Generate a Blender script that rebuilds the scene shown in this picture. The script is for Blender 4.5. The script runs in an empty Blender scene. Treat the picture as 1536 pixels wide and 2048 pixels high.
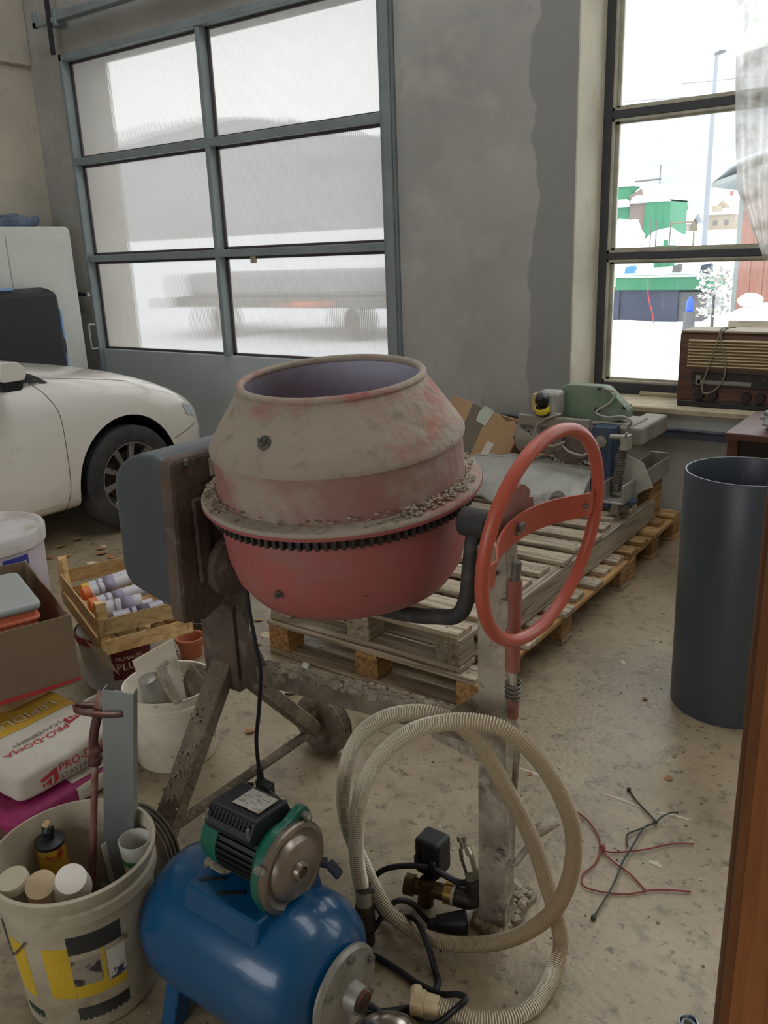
import bpy, bmesh, math, random
from mathutils import Vector, Matrix, noise as mnoise
from mathutils.bvhtree import BVHTree
random.seed(7)
scene = bpy.context.scene
COL = scene.collection
pi = math.pi

# ------------------------------------------------------------------ camera
cam = bpy.data.cameras.new('camera')
cam_ob = bpy.data.objects.new('camera', cam)
COL.objects.link(cam_ob)
rt, up, fw = Vector((.8142, .5794, -.0365)), Vector((-.1429, .2609, .9547)), Vector((-.5627, .7721, -.2952))
cam_ob.matrix_world = Matrix(((rt.x, up.x, -fw.x, 0), (rt.y, up.y, -fw.y, 0), (rt.z, up.z, -fw.z, 1.55), (0, 0, 0, 1)))
cam.sensor_fit = 'VERTICAL'
cam.sensor_height = 36.0
cam.lens = 1690 / 2048 * 36
cam.clip_start = .05
cam.clip_end = 600
scene.camera = cam_ob

# ------------------------------------------------------------------ sky, exposure
world = bpy.data.worlds.new('overcast_sky')
scene.world = world
world.use_nodes = True
bgn = world.node_tree.nodes['Background']
bgn.inputs[0].default_value = (.93, .965, 1.0, 1)
bgn.inputs[1].default_value = 1.0
vs = scene.view_settings
vs.view_transform = 'Standard'
vs.look = 'None'
vs.gamma = 1
vs.use_curve_mapping = False
vs.exposure = 2.0
scene.cycles.use_denoising = True
scene.cycles.max_bounces = 14
scene.cycles.diffuse_bounces = 8
scene.cycles.transparent_max_bounces = 16
scene.cycles.sample_clamp_indirect = 8

def portal(loc, rot, sx, sy):
    l = bpy.data.lights.new('window_portal', 'AREA')
    l.shape = 'RECTANGLE'; l.size = sx; l.size_y = sy
    l.cycles.is_portal = True
    o = bpy.data.objects.new('window_portal', l)
    COL.objects.link(o); o.location = loc; o.rotation_euler = rot
    return o
# daylight enters through the tall front window; added out of view for more light are
# a second front window, a roof opening and a rear window
portal((-.75, 4.99, 2.95), (-pi / 2, 0, 0), 2.4, 4.5)
portal((2.35, 4.99, 2.95), (-pi / 2, 0, 0), 2.9, 4.5)
portal((-1.1, 2.95, 6.01), (0, 0, 0), 8.6, 1.4)
portal((-1.5, -3.91, 1.95), (pi / 2, 0, 0), 4.4, 1.7)

# ------------------------------------------------------------------ materials
def lin(c):
    r = []
    for v in c[:3]:
        v /= 255.
        r.append(v / 12.92 if v <= .04045 else ((v + .055) / 1.055) ** 2.4)
    return (*r, 1)
MATS = {}
def mat(name, col, rough=.6, metal=0., layers=(), bump=0., bscale=40., bdetail=4., bstretch=(1, 1, 1), rvar=0., spec=.5, alpha=None, trans=0., sss=0., coat=0.):
    """layers: (colour, noise scale, lo, hi, stretch, seed) mixed over the base colour one after another"""
    if name in MATS: return MATS[name]
    m = bpy.data.materials.new(name); MATS[name] = m
    m.use_nodes = True
    nt = m.node_tree; N = nt.nodes; L = nt.links
    b = N['Principled BSDF']
    b.inputs['Roughness'].default_value = rough
    b.inputs['Metallic'].default_value = metal
    b.inputs['Specular IOR Level'].default_value = spec
    if trans: b.inputs['Transmission Weight'].default_value = trans
    if coat: b.inputs['Coat Weight'].default_value = coat
    tc = N.new('ShaderNodeTexCoord')
    out = None
    b.inputs['Base Color'].default_value = lin(col)
    for ly in layers:
        c, sc, lo, hi = ly[:4]
        st = ly[4] if len(ly) > 4 and ly[4] else (1, 1, 1)
        seed = ly[5] if len(ly) > 5 else 0
        mp = N.new('ShaderNodeMapping'); mp.inputs['Scale'].default_value = st; mp.inputs['Location'].default_value = (seed, seed * .7, seed * 1.3)
        L.new(tc.outputs['Object'], mp.inputs[0])
        nz = N.new('ShaderNodeTexNoise'); nz.inputs['Scale'].default_value = sc; nz.inputs['Detail'].default_value = 6; nz.inputs['Roughness'].default_value = .62
        L.new(mp.outputs[0], nz.inputs['Vector'])
        mr = N.new('ShaderNodeMapRange'); mr.inputs[1].default_value = lo; mr.inputs[2].default_value = hi
        L.new(nz.outputs['Fac'], mr.inputs[0])
        mx = N.new('ShaderNodeMix'); mx.data_type = 'RGBA'
        L.new(mr.outputs[0], mx.inputs[0])
        if out is None: mx.inputs[6].default_value = lin(col)
        else: L.new(out, mx.inputs[6])
        mx.inputs[7].default_value = lin(c)
        out = mx.outputs[2]
        if rvar:
            mr2 = N.new('ShaderNodeMapRange'); mr2.inputs[3].default_value = rough; mr2.inputs[4].default_value = min(1, rough + rvar)
            L.new(mr.outputs[0], mr2.inputs[0]); L.new(mr2.outputs[0], b.inputs['Roughness'])
    if out: L.new(out, b.inputs['Base Color'])
    if bump:
        mp = N.new('ShaderNodeMapping'); mp.inputs['Scale'].default_value = bstretch
        L.new(tc.outputs['Object'], mp.inputs[0])
        nz = N.new('ShaderNodeTexNoise'); nz.inputs['Scale'].default_value = bscale; nz.inputs['Detail'].default_value = bdetail
        L.new(mp.outputs[0], nz.inputs['Vector'])
        bp = N.new('ShaderNodeBump'); bp.inputs['Strength'].default_value = bump; bp.inputs['Distance'].default_value = .01
        L.new(nz.outputs['Fac'], bp.inputs['Height']); L.new(bp.outputs[0], b.inputs['Normal'])
    return m

def glass_mat(name, tint, haze, gloss_rough=.03):
    """thin pane: lets light straight through, scatters a little on its dirt, reflects by fresnel"""
    m = bpy.data.materials.new(name); MATS[name] = m; m.use_nodes = True
    nt = m.node_tree; N = nt.nodes; L = nt.links; N.clear()
    o = N.new('ShaderNodeOutputMaterial')
    t = N.new('ShaderNodeBsdfTransparent'); t.inputs[0].default_value = (*tint, 1)
    d = N.new('ShaderNodeBsdfTranslucent'); d.inputs[0].default_value = (.85, .86, .85, 1)
    tc = N.new('ShaderNodeTexCoord'); nz = N.new('ShaderNodeTexNoise'); nz.inputs['Scale'].default_value = 6; nz.inputs['Detail'].default_value = 8
    L.new(tc.outputs['Object'], nz.inputs['Vector'])
    mr = N.new('ShaderNodeMapRange'); mr.inputs[1].default_value = .35; mr.inputs[2].default_value = .75; mr.inputs[3].default_value = haze * .4; mr.inputs[4].default_value = haze
    L.new(nz.outputs['Fac'], mr.inputs[0])
    m1 = N.new('ShaderNodeMixShader'); L.new(mr.outputs[0], m1.inputs[0]); L.new(t.outputs[0], m1.inputs[1]); L.new(d.outputs[0], m1.inputs[2])
    g = N.new('ShaderNodeBsdfGlossy'); g.inputs['Roughness'].default_value = gloss_rough
    fr = N.new('ShaderNodeFresnel'); fr.inputs[0].default_value = 1.25
    m2 = N.new('ShaderNodeMixShader'); L.new(fr.outputs[0], m2.inputs[0]); L.new(m1.outputs[0], m2.inputs[1]); L.new(g.outputs[0], m2.inputs[2])
    L.new(m2.outputs[0], o.inputs[0])
    return m

def polycarb_mat():
    """ribbed twin-wall sheet: most light is scattered, part passes as a blurred view"""
    m = bpy.data.materials.new('ribbed_polycarbonate'); m.use_nodes = True
    nt = m.node_tree; N = nt.nodes; L = nt.links; N.clear()
    o = N.new('ShaderNodeOutputMaterial')
    tc = N.new('ShaderNodeTexCoord')
    sx = N.new('ShaderNodeSeparateXYZ'); L.new(tc.outputs['Object'], sx.inputs[0])
    wv = N.new('ShaderNodeMath'); wv.operation = 'SINE'
    ml = N.new('ShaderNodeMath'); ml.operation = 'MULTIPLY'; ml.inputs[1].default_value = 2 * pi / .0155
    L.new(sx.outputs[0], ml.inputs[0]); L.new(ml.outputs[0], wv.inputs[0])
    bp = N.new('ShaderNodeBump'); bp.inputs['Strength'].default_value = .5; bp.inputs['Distance'].default_value = .004
    L.new(wv.outputs[0], bp.inputs['Height'])
    rf = N.new('ShaderNodeBsdfRefraction'); rf.inputs['IOR'].default_value = 1.02; rf.inputs['Roughness'].default_value = .12
    rf.inputs[0].default_value = (.33, .325, .315, 1); L.new(bp.outputs[0], rf.inputs['Normal'])
    tp = N.new('ShaderNodeBsdfTransparent'); tp.inputs[0].default_value = (.33, .325, .315, 1)
    nz = N.new('ShaderNodeTexNoise'); nz.inputs['Scale'].default_value = 1.3; nz.inputs['Detail'].default_value = 5
    L.new(tc.outputs['Object'], nz.inputs['Vector'])
    cr = N.new('ShaderNodeMix'); cr.data_type = 'RGBA'; cr.inputs[6].default_value = lin((144, 140, 132)); cr.inputs[7].default_value = lin((126, 120, 109))
    L.new(nz.outputs['Fac'], cr.inputs[0])
    rib = N.new('ShaderNodeMapRange'); rib.inputs[1].default_value = .55; rib.inputs[2].default_value = 1.0; rib.inputs[3].default_value = 1.0; rib.inputs[4].default_value = .8
    L.new(wv.outputs[0], rib.inputs[0])
    cm = N.new('ShaderNodeMix'); cm.data_type = 'RGBA'; cm.blend_type = 'MULTIPLY'; cm.inputs[0].default_value = 1
    L.new(cr.outputs[2], cm.inputs[6]); L.new(rib.outputs[0], cm.inputs[7])
    tl = N.new('ShaderNodeBsdfTranslucent'); L.new(cm.outputs[2], tl.inputs[0])
    ma = N.new('ShaderNodeMixShader'); ma.inputs[0].default_value = .25; L.new(rf.outputs[0], ma.inputs[1]); L.new(tp.outputs[0], ma.inputs[2])
    mb = N.new('ShaderNodeMixShader'); mb.inputs[0].default_value = .5; L.new(ma.outputs[0], mb.inputs[1]); L.new(tl.outputs[0], mb.inputs[2])
    L.new(mb.outputs[0], o.inputs[0])
    return m

def wood_mat(name, c1, c2, dark, axis='X', rough=.75):
    m = bpy.data.materials.new(name); MATS[name] = m; m.use_nodes = True
    nt = m.node_tree; N = nt.nodes; L = nt.links; b = N['Principled BSDF']
    b.inputs['Roughness'].default_value = rough
    tc = N.new('ShaderNodeTexCoord'); oi = N.new('ShaderNodeObjectInfo')
    ad = N.new('ShaderNodeVectorMath'); ad.operation = 'ADD'
    cmb = N.new('ShaderNodeCombineXYZ')
    ml = N.new('ShaderNodeMath'); ml.operation = 'MULTIPLY'; ml.inputs[1].default_value = 37
    L.new(oi.outputs['Random'], ml.inputs[0])
    for i in range(3): L.new(ml.outputs[0], cmb.inputs[i])
    L.new(tc.outputs['Object'], ad.inputs[0]); L.new(cmb.outputs[0], ad.inputs[1])
    mp = N.new('ShaderNodeMapping'); s = [26, 26, 26]; s['XYZ'.index(axis)] = 1.6; mp.inputs['Scale'].default_value = s
    L.new(ad.outputs[0], mp.inputs[0])
    nz = N.new('ShaderNodeTexNoise'); nz.inputs['Scale'].default_value = 2.2; nz.inputs['Detail'].default_value = 6; nz.inputs['Distortion'].default_value = .6
    L.new(mp.outputs[0], nz.inputs['Vector'])
    r = N.new('ShaderNodeValToRGB')
    r.color_ramp.elements[0].position = .32; r.color_ramp.elements[0].color = lin(dark)
    r.color_ramp.elements[1].position = .52; r.color_ramp.elements[1].color = lin(c1)
    e = r.color_ramp.elements.new(.75); e.color = lin(c2)
    L.new(nz.outputs['Fac'], r.inputs[0])
    hv = N.new('ShaderNodeHueSaturation'); mr = N.new('ShaderNodeMapRange'); mr.inputs[3].default_value = .72; mr.inputs[4].default_value = 1.18
    L.new(oi.outputs['Random'], mr.inputs[0]); L.new(mr.outputs[0], hv.inputs['Value']); L.new(r.outputs[0], hv.inputs['Color'])
    L.new(hv.outputs[0], b.inputs['Base Color'])
    bp = N.new('ShaderNodeBump'); bp.inputs['Strength'].default_value = .35; bp.inputs['Distance'].default_value = .004
    L.new(nz.outputs['Fac'], bp.inputs['Height']); L.new(bp.outputs[0], b.inputs['Normal'])
    return m

# ------------------------------------------------------------------ mesh builder
def frame(axis):
    a = Vector(axis).normalized()
    u = a.orthogonal().normalized()
    if abs(a.z) > .7: u = (Vector((1, 0, 0)) - a * a.x).normalized()
    else: u = (Vector((0, 0, 1)) - a * a.z).normalized()
    return a, u, a.cross(u)

class MB:
    def __init__(s): s.v = []; s.f = []
    def add(s, vs, fs):
        o = len(s.v); s.v += [Vector(v) for v in vs]; s.f += [[i + o for i in f] for f in fs]; return s
    def box(s, x0, x1, y0, y1, z0, z1, T=None):
        vs = [Vector((x, y, z)) for z in (z0, z1) for y in (y0, y1) for x in (x0, x1)]
        if T: vs = [T @ v for v in vs]
        return s.add(vs, [(0, 2, 3, 1), (4, 5, 7, 6), (0, 1, 5, 4), (2, 6, 7, 3), (0, 4, 6, 2), (1, 3, 7, 5)])
    def bar(s, p0, p1, w, h, upv=(0, 0, 1)):
        """rectangular bar from p0 to p1, w sideways, h along upv"""
        p0, p1 = Vector(p0), Vector(p1); d = (p1 - p0).normalized(); u = Vector(upv); u = (u - d * u.dot(d)).normalized(); r = d.cross(u)
        vs = [p + r * a * w / 2 + u * b * h / 2 for p in (p0, p1) for a, b in ((-1, -1), (1, -1), (1, 1), (-1, 1))]
        return s.add(vs, [(3, 2, 1, 0), (4, 5, 6, 7), (0, 1, 5, 4), (1, 2, 6, 5), (2, 3, 7, 6), (3, 0, 4, 7)])
    def cyl(s, p0, p1, r0, r1=None, n=20, cap=True):
        r1 = r0 if r1 is None else r1; p0, p1 = Vector(p0), Vector(p1); a, u, w = frame(p1 - p0)
        vs = []
        for p, r in ((p0, r0), (p1, r1)):
            vs += [p + (u * math.cos(2 * pi * i / n) + w * math.sin(2 * pi * i / n)) * r for i in range(n)]
        fs = [(i, (i + 1) % n, n + (i + 1) % n, n + i) for i in range(n)]
        if cap: fs += [tuple(range(n - 1, -1, -1)), tuple(range(n, 2 * n))]
        return s.add(vs, fs)
    def lathe(s, prof, o=(0, 0, 0), axis=(0, 0, 1), n=48, a0=0., a1=2 * pi):
        o = Vector(o); a, u, w = frame(axis); full = abs(a1 - a0 - 2 * pi) < 1e-6; m = n if full else n + 1
        vs = []; fs = []; idx = []
        for r, z in prof:
            if abs(r) < 1e-6: idx.append([len(vs)] * m); vs.append(o + a * z)
            else:
                idx.append(list(range(len(vs), len(vs) + m)))
                for i in range(m):
                    t = a0 + (a1 - a0) * i / n; vs.append(o + a * z + (u * math.cos(t) + w * math.sin(t)) * r)
        for j in range(len(prof) - 1):
            for i in range(n):
                k = (i + 1) % m
                q = [idx[j][i], idx[j][k], idx[j + 1][k], idx[j + 1][i]]
                q2 = []
                for e in q:
                    if e not in q2: q2.append(e)
                if len(q2) > 2: fs.append(q2)
        return s.add(vs, fs)
    def torus(s, o, axis, R, r, n=64, m=12):
        return s.lathe([(R + r * math.cos(2 * pi * i / m), r * math.sin(2 * pi * i / m)) for i in range(m + 1)], o, axis, n)
    def tube(s, pts, r, n=10, cap=True, closed=False):
        pts = [Vector(p) for p in pts]; rf = r if callable(r) else (lambda i: r)
        vs = []; fs = []; k = len(pts); u = None
        for i, p in enumerate(pts):
            d = (pts[min(i + 1, k - 1)] - pts[max(i - 1, 0)]).normalized()
            if closed: d = (pts[(i + 1) % k] - pts[i - 1]).normalized()
            if u is None: u = d.orthogonal().normalized()
            u = (u - d * u.dot(d)).normalized(); w = d.cross(u)
            vs += [p + (u * math.cos(2 * pi * j / n) + w * math.sin(2 * pi * j / n)) * rf(i) for j in range(n)]
        for i in range(k - (0 if closed else 1)):
            for j in range(n):
                a, b = i * n, ((i + 1) % k) * n
                fs.append((a + j, a + (j + 1) % n, b + (j + 1) % n, b + j))
        if cap and not closed: fs += [tuple(range(n - 1, -1, -1)), tuple(range((k - 1) * n, k * n))]
        return s.add(vs, fs)
    def prism(s, poly, o, u, w, d):
        """polygon (a,b) in plane u,w at o, pushed along vector d"""
        o, u, w, d = Vector(o), Vector(u), Vector(w), Vector(d); n = len(poly)
        vs = [o + u * a + w * b for a, b in poly] + [o + u * a + w * b + d for a, b in poly]
        fs = [tuple(range(n - 1, -1, -1)), tuple(range(n, 2 * n))] + [(i, (i + 1) % n, n + (i + 1) % n, n + i) for i in range(n)]
        return s.add(vs, fs)
    def grid(s, fn, nu, nv):
        vs = [fn(i / nu, j / nv) for j in range(nv + 1) for i in range(nu + 1)]
        fs = [(j * (nu + 1) + i, j * (nu + 1) + i + 1, (j + 1) * (nu + 1) + i + 1, (j + 1) * (nu + 1) + i) for j in range(nv) for i in range(nu)]
        return s.add(vs, fs)
    def blob(s, c, r, amp=.25, seed=0, sub=2, sc=(1, 1, 1)):
        bm = bmesh.new(); bmesh.ops.create_icosphere(bm, subdivisions=sub, radius=1)
        vs = []
        for v in bm.verts:
            k = 1 + amp * mnoise.noise(v.co * 1.7 + Vector((seed, seed * 2.1, seed * .3)))
            vs.append(Vector(c) + Vector((v.co.x * sc[0], v.co.y * sc[1], v.co.z * sc[2])) * r * k)
        fs = [[v.index for v in f.verts] for f in bm.faces]; bm.free()
        return s.add(vs, fs)
    def build(s, name, m, parent=None, base=None, smooth=False, bevel=0., seg=1, label=None, autosm=None, solid=0., sub=0, flat_recalc=True):
        if parent is not None:
            r = parent
            while r.parent: r = r.parent
            off = Vector(r['base'])
        else: off = Vector(base) if base else Vector((0, 0, 0))
        me = bpy.data.meshes.new(name)
        me.from_pydata([tuple(v - off) for v in s.v], [], s.f)
        if flat_recalc:
            bm = bmesh.new(); bm.from_mesh(me); bmesh.ops.recalc_face_normals(bm, faces=bm.faces[:]); bm.to_mesh(me); bm.free()
        me.materials.append(m)
        ob = bpy.data.objects.new(name, me); COL.objects.link(ob)
        if parent is not None: ob.parent = parent
        else: ob.location = off; ob['base'] = tuple(off)
        if smooth:
            for p in me.polygons: p.use_smooth = True
            if autosm is not None: me.set_sharp_from_angle(angle=math.radians(autosm))
        if solid:
            md = ob.modifiers.new('thickness', 'SOLIDIFY'); md.thickness = solid; md.offset = 0
        if bevel:
            md = ob.modifiers.new('edge', 'BEVEL'); md.width = bevel; md.segments = seg; md.limit_method = 'ANGLE'; md.angle_limit = .6
        if sub:
            md = ob.modifiers.new('smooth', 'SUBSURF'); md.levels = sub; md.render_levels = sub
        if label: ob['label'] = label
        return ob

def thing(name, label, cat, base, group=None, kind=None):
    o = bpy.data.objects.new(name, None); COL.objects.link(o)
    o.location = base; o['base'] = tuple(base); o.empty_display_size = .1
    o['label'] = label; o['category'] = cat
    if group: o['group'] = group
    if kind: o['kind'] = kind
    return o
def tag(o, label, cat, group=None, kind=None):
    o['label'] = label; o['category'] = cat
    if group: o['group'] = group
    if kind: o['kind'] = kind
    return o
def struct(o, label=None, cat=None):
    o['kind'] = 'structure'
    if label: o['label'] = label
    if cat: o['category'] = cat
    return o
def spline(pts, per=8):
    pts = [Vector(p) for p in pts]; out = []
    for i in range(len(pts) - 1):
        p0 = pts[max(i - 1, 0)]; p1 = pts[i]; p2 = pts[i + 1]; p3 = pts[min(i + 2, len(pts) - 1)]
        for k in range(per):
            t = k / per
            out.append(.5 * ((2 * p1) + (p2 - p0) * t + (2 * p0 - 5 * p1 + 4 * p2 - p3) * t * t + (3 * p1 - p0 - 3 * p2 + p3) * t ** 3))
    out.append(pts[-1]); return out
def text_mb(txt, size, fn, spacing=1., res=2):
    """lettering as flat mesh, every vertex mapped by fn(x, y) to world"""
    cu = bpy.data.curves.new('lettering', 'FONT'); cu.body = txt; cu.size = size; cu.space_character = spacing; cu.resolution_u = res
    ob = bpy.data.objects.new('lettering', cu); COL.objects.link(ob)
    dg = bpy.context.evaluated_depsgraph_get(); me = bpy.data.meshes.new_from_object(ob.evaluated_get(dg))
    mb = MB().add([fn(v.co.x, v.co.y) for v in me.vertices], [list(p.vertices) for p in me.polygons])
    bpy.data.objects.remove(ob); bpy.data.meshes.remove(me); bpy.data.curves.remove(cu)
    return mb
def rotz(o, a): o.rotation_euler = (0, 0, a); return o
def Rz(a, c): c = Vector(c); return Matrix.Translation(c) @ Matrix.Rotation(a, 4, 'Z') @ Matrix.Translation(-c)
def smooth_poly(poly, r, k=5):
    """round the corners of a 2D polygon"""
    out = []; n = len(poly)
    for i in range(n):
        p = Vector(poly[i]); a = Vector(poly[i - 1]); b = Vector(poly[(i + 1) % n])
        da = (a - p); db = (b - p); rr = min(r, da.length * .45, db.length * .45)
        s = p + da.normalized() * rr; e = p + db.normalized() * rr
        for j in range(k + 1):
            t = j / k; q = s * (1 - t) ** 2 + p * 2 * t * (1 - t) + e * t * t; out.append((q.x, q.y))
    return out
# ================================================================== THE ROOM
Yw, Yo = 4.53, 4.97
def wall_plaster():
    m = mat('grey_plaster', (172, 170, 164), .92, layers=[((154, 152, 146), 1.1, .38, .66), ((184, 181, 172), 2.6, .52, .75, None, 3), ((138, 136, 130), 9, .62, .8, (1, 1, .35), 5)], bump=.09, bscale=40)
    nt = m.node_tree; N = nt.nodes; L = nt.links
    b = N['Principled BSDF']; src = b.inputs['Base Color'].links[0].from_socket
    tc = N.new('ShaderNodeTexCoord'); sp = N.new('ShaderNodeSeparateXYZ'); L.new(tc.outputs['Object'], sp.inputs[0])
    nz = N.new('ShaderNodeTexNoise'); nz.inputs['Scale'].default_value = 3.2; nz.inputs['Detail'].default_value = 7; L.new(tc.outputs['Object'], nz.inputs['Vector'])
    # a strip of later, darker render beside the window, with a ragged edge
    a = N.new('ShaderNodeMath'); a.operation = 'MULTIPLY_ADD'; a.inputs[1].default_value = .22; L.new(nz.outputs['Fac'], a.inputs[0]); L.new(sp.outputs[0], a.inputs[2])
    mr = N.new('ShaderNodeMapRange'); mr.inputs[1].default_value = -2.10; mr.inputs[2].default_value = -2.085; L.new(a.outputs[0], mr.inputs[0])
    lt = N.new('ShaderNodeMath'); lt.operation = 'LESS_THAN'; lt.inputs[1].default_value = -1.94; L.new(sp.outputs[0], lt.inputs[0])
    mm = N.new('ShaderNodeMath'); mm.operation = 'MULTIPLY'; L.new(mr.outputs[0], mm.inputs[0]); L.new(lt.outputs[0], mm.inputs[1])
    m2 = N.new('ShaderNodeMath'); m2.operation = 'MULTIPLY'; m2.inputs[1].default_value = .8; L.new(mm.outputs[0], m2.inputs[0])
    mx = N.new('ShaderNodeMix'); mx.data_type = 'RGBA'; L.new(m2.outputs[0], mx.inputs[0]); L.new(src, mx.inputs[6]); mx.inputs[7].default_value = lin((138, 137, 133))
    L.new(mx.outputs[2], b.inputs['Base Color'])
    return m
M_wall = wall_plaster()
M_lwall = mat('pale_limewash', (188, 178, 160), .9, layers=[((170, 162, 148), 1.4, .4, .65), ((150, 143, 130), 5, .6, .8, None, 2)], bump=.3, bscale=25)
M_reveal = mat('cream_limewash', (206, 198, 176), .85, layers=[((184, 176, 156), 3, .45, .75), ((222, 214, 196), 9, .6, .8)], bump=.3, bscale=40)
M_floor = mat('dusty_concrete_floor', (160, 143, 115), .38, layers=[((134, 119, 95), 1.3, .42, .72), ((172, 156, 128), 3.3, .5, .78, None, 4), ((100, 88, 71), 2.6, .57, .80, None, 9), ((112, 100, 82), 14, .54, .74, None, 6), ((96, 84, 68), 34, .58, .70, None, 2), ((74, 64, 52), 75, .64, .72, None, 1), ((196, 188, 170), 52, .66, .74, None, 11)], bump=.28, bscale=55, bdetail=8, rvar=.12, spec=.65)
M_ceil = mat('ceiling_paint', (190, 186, 176), .9)
M_steelframe = mat('blue_grey_paint', (134, 144, 145), .5, layers=[((118, 128, 130), 4, .4, .7)], bump=.05)
M_panel = mat('blue_grey_sheet_steel', (184, 192, 194), .45, layers=[((168, 177, 181), 1.5, .4, .7)], bump=.04, bscale=8)
M_darkbead = mat('dark_gasket', (70, 62, 62), .6)
M_poly = polycarb_mat()

fl = MB().box(-6.75, 4.3, -3.6, 5.0, -.2, 0).build('floor', M_floor); struct(fl, 'dusty stained concrete floor of the workshop')
for k, pts in enumerate(([(-1.03, 2.063), (-.95, 2.062), (-.867, 2.056)], [(-.76, 2.079), (-.70, 2.080), (-.64, 2.075)], [(-.60, 2.076), (-.555, 2.09), (-.51, 2.094)], [(-.548, 1.868), (-.53, 1.872), (-.515, 1.866)])):
    q = [Vector((x, y, .0008)) for x, y in pts]; w = .006 if k < 3 else .009
    MB().add([p + Vector((0, s_ * w * (1 if i == 1 else .5), 0)) for i, p in enumerate(q) for s_ in (-1, 1)], [(0, 2, 3, 1), (2, 4, 5, 3)]).build('chalk_mark', mat('chalk', (196, 186, 166), .9), fl)
wf = MB()
for x0, x1, z0, z1 in [(-6.75, -6.22, 0, 5.8), (-6.22, -3.10, 3.09, 5.8), (-3.10, -1.956, 0, 5.8), (-1.956, .45, 0, .685), (-1.956, .45, 5.2, 5.8), (.45, .9, 0, 5.8), (.9, 3.8, 0, .685), (.9, 3.8, 5.2, 5.8), (3.8, 4.4, 0, 5.8)]:
    wf.box(x0, x1, Yw, Yo, z0, z1)
wf = wf.build('wall_front', M_wall); struct(wf, 'dark grey plastered front wall with garage door and tall window')
wl = MB().box(-7.0, -6.655, -3.6, 5.0, 0, 5.8)
wl.box(-6.66, -6.62, -3.6, Yw, 3.06, 5.8)
wl = wl.build('wall_left', M_lwall, bevel=.01); struct(wl, 'pale limewashed side wall with a ledge')
wb = MB()
for x0, x1, z0, z1 in [(-7, -3.7, 0, 5.8), (-3.7, .7, 0, 1.1), (-3.7, .7, 2.8, 5.8), (.7, 4.4, 0, 5.8)]: wb.box(x0, x1, -3.9, -3.6, z0, z1)
wb = wb.build('wall_back', M_lwall); struct(wb, 'pale rear wall with an unseen opening added for fill light')  # opening added behind the camera to fill the surfaces facing it
wr = MB()
for y0, y1, z0, z1 in [(-3.6, -3.3, 0, 5.8), (-3.3, .1, 0, 5.8), (.1, .65, 0, 5.8), (.65, 4.05, 0, 5.8), (4.05, Yw, 0, 5.8)]:
    wr.box(3.95, 4.35, y0, y1, z0, z1)
wr = wr.build('wall_right', M_lwall); struct(wr, 'pale plain side wall')
ce = MB()
for x0, x1, y0, y1 in [(-7, 4.4, -3.9, 2.25), (-7, 4.4, 3.65, 5.0), (-7, -5.4, 2.25, 3.65), (3.2, 4.4, 2.25, 3.65)]:
    ce.box(x0, x1, y0, y1, 5.8, 6.0)
ce = ce.build('ceiling', M_ceil); struct(ce, 'painted ceiling with an unseen long opening added to light the floor')  # roof opening is added out of view to brighten floor and tops

# window reveal and sill
rv = MB().box(-1.957, -1.948, Yw - .002, 4.88, .69, 5.2); rv.box(-1.95, .45, Yw - .002, 4.88, 5.19, 5.2); rv.box(.441, .451, Yw - .002, 4.88, .69, 5.2)
rv = rv.build('trim_1', M_reveal, smooth=False); struct(rv, 'cream limewashed window reveal')
sl = MB().box(-1.955, .45, Yw - .012, 4.9, .655, .69).build('trim_2', mat('worn_sill', (196, 180, 152), .85, layers=[((166, 152, 128), 7, .45, .7), ((140, 128, 110), 20, .6, .72)], bump=.4, bscale=50), bevel=.006); struct(sl, 'worn beige window sill')
st = MB().box(-3.0, 3.95, Yw - .03, Yw + .01, .535, .578); st.box(-3.0, 3.95, Yw - .035, Yw, .575, .583)
st = st.build('trim_3', mat('dark_blue_rail', (66, 72, 84), .6, layers=[((90, 92, 96), 5, .5, .75)]), bevel=.003); struct(st, 'dark blue steel rail along the wall below the sill')

# ---- window_1 : dark frame, three panes, light glazing beads
M_wframe = mat('charcoal_frame_paint', (62, 62, 66), .55, layers=[((84, 82, 82), 14, .6, .78)], bump=.08)
M_bead = mat('pale_glazing_bead', (176, 172, 152), .6, layers=[((140, 136, 120), 6, .45, .7)])
M_glass = glass_mat('dusty_window_glass', (.92, .93, .92), .02)
w1 = thing('window_1', 'tall dark-framed window with stacked panes and the radio on its sill', 'window', (-.95, 4.9, .69), kind='structure')
def window_unit(root, x0, x1):
    ob = MB()
    ob.box(x0, x0 + .058, 4.87, 4.94, .69, 5.2); ob.box(x1 - .058, x1, 4.87, 4.94, .69, 5.2)
    ob.build('stile', M_wframe, root, bevel=.004)
    for z0, z1 in ((.69, .755), (1.452, 1.492), (2.192, 2.236), (2.93, 2.975), (3.67, 3.715), (4.41, 4.455), (5.13, 5.2)):
        MB().box(x0 + .058, x1 - .058, 4.87, 4.94, z0, z1).build('transom', M_wframe, root, bevel=.004)
    for z0, z1 in ((.755, 1.452), (1.492, 2.192), (2.236, 2.93), (2.975, 3.67), (3.715, 4.41), (4.455, 5.13)):
        a, b = x0 + .058, x1 - .058
        f = MB().box(a, a + .012, 4.872, 4.93, z0, z1).box(b - .012, b, 4.872, 4.93, z0, z1).box(a, b, 4.872, 4.93, z0, z0 + .012).box(a, b, 4.872, 4.93, z1 - .012, z1)
        f.box(a + .012, a + .03, 4.905, 4.93, z0, z1).box(a, b, 4.905, 4.93, z0 + .012, z0 + .024).box(a, b, 4.905, 4.93, z1 - .024, z1 - .012)
        f.build('glazing_bead', M_bead, root)
        MB().box(a + .012, b - .012, 4.912, 4.916, z0 + .012, z1 - .012).build('pane', M_glass, root)
window_unit(w1, -1.956, .45)
w2 = thing('added_window_2', 'unseen second tall dark-framed window added along the front wall for daylight', 'window', (2.2, 4.9, .69), kind='structure')
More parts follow.
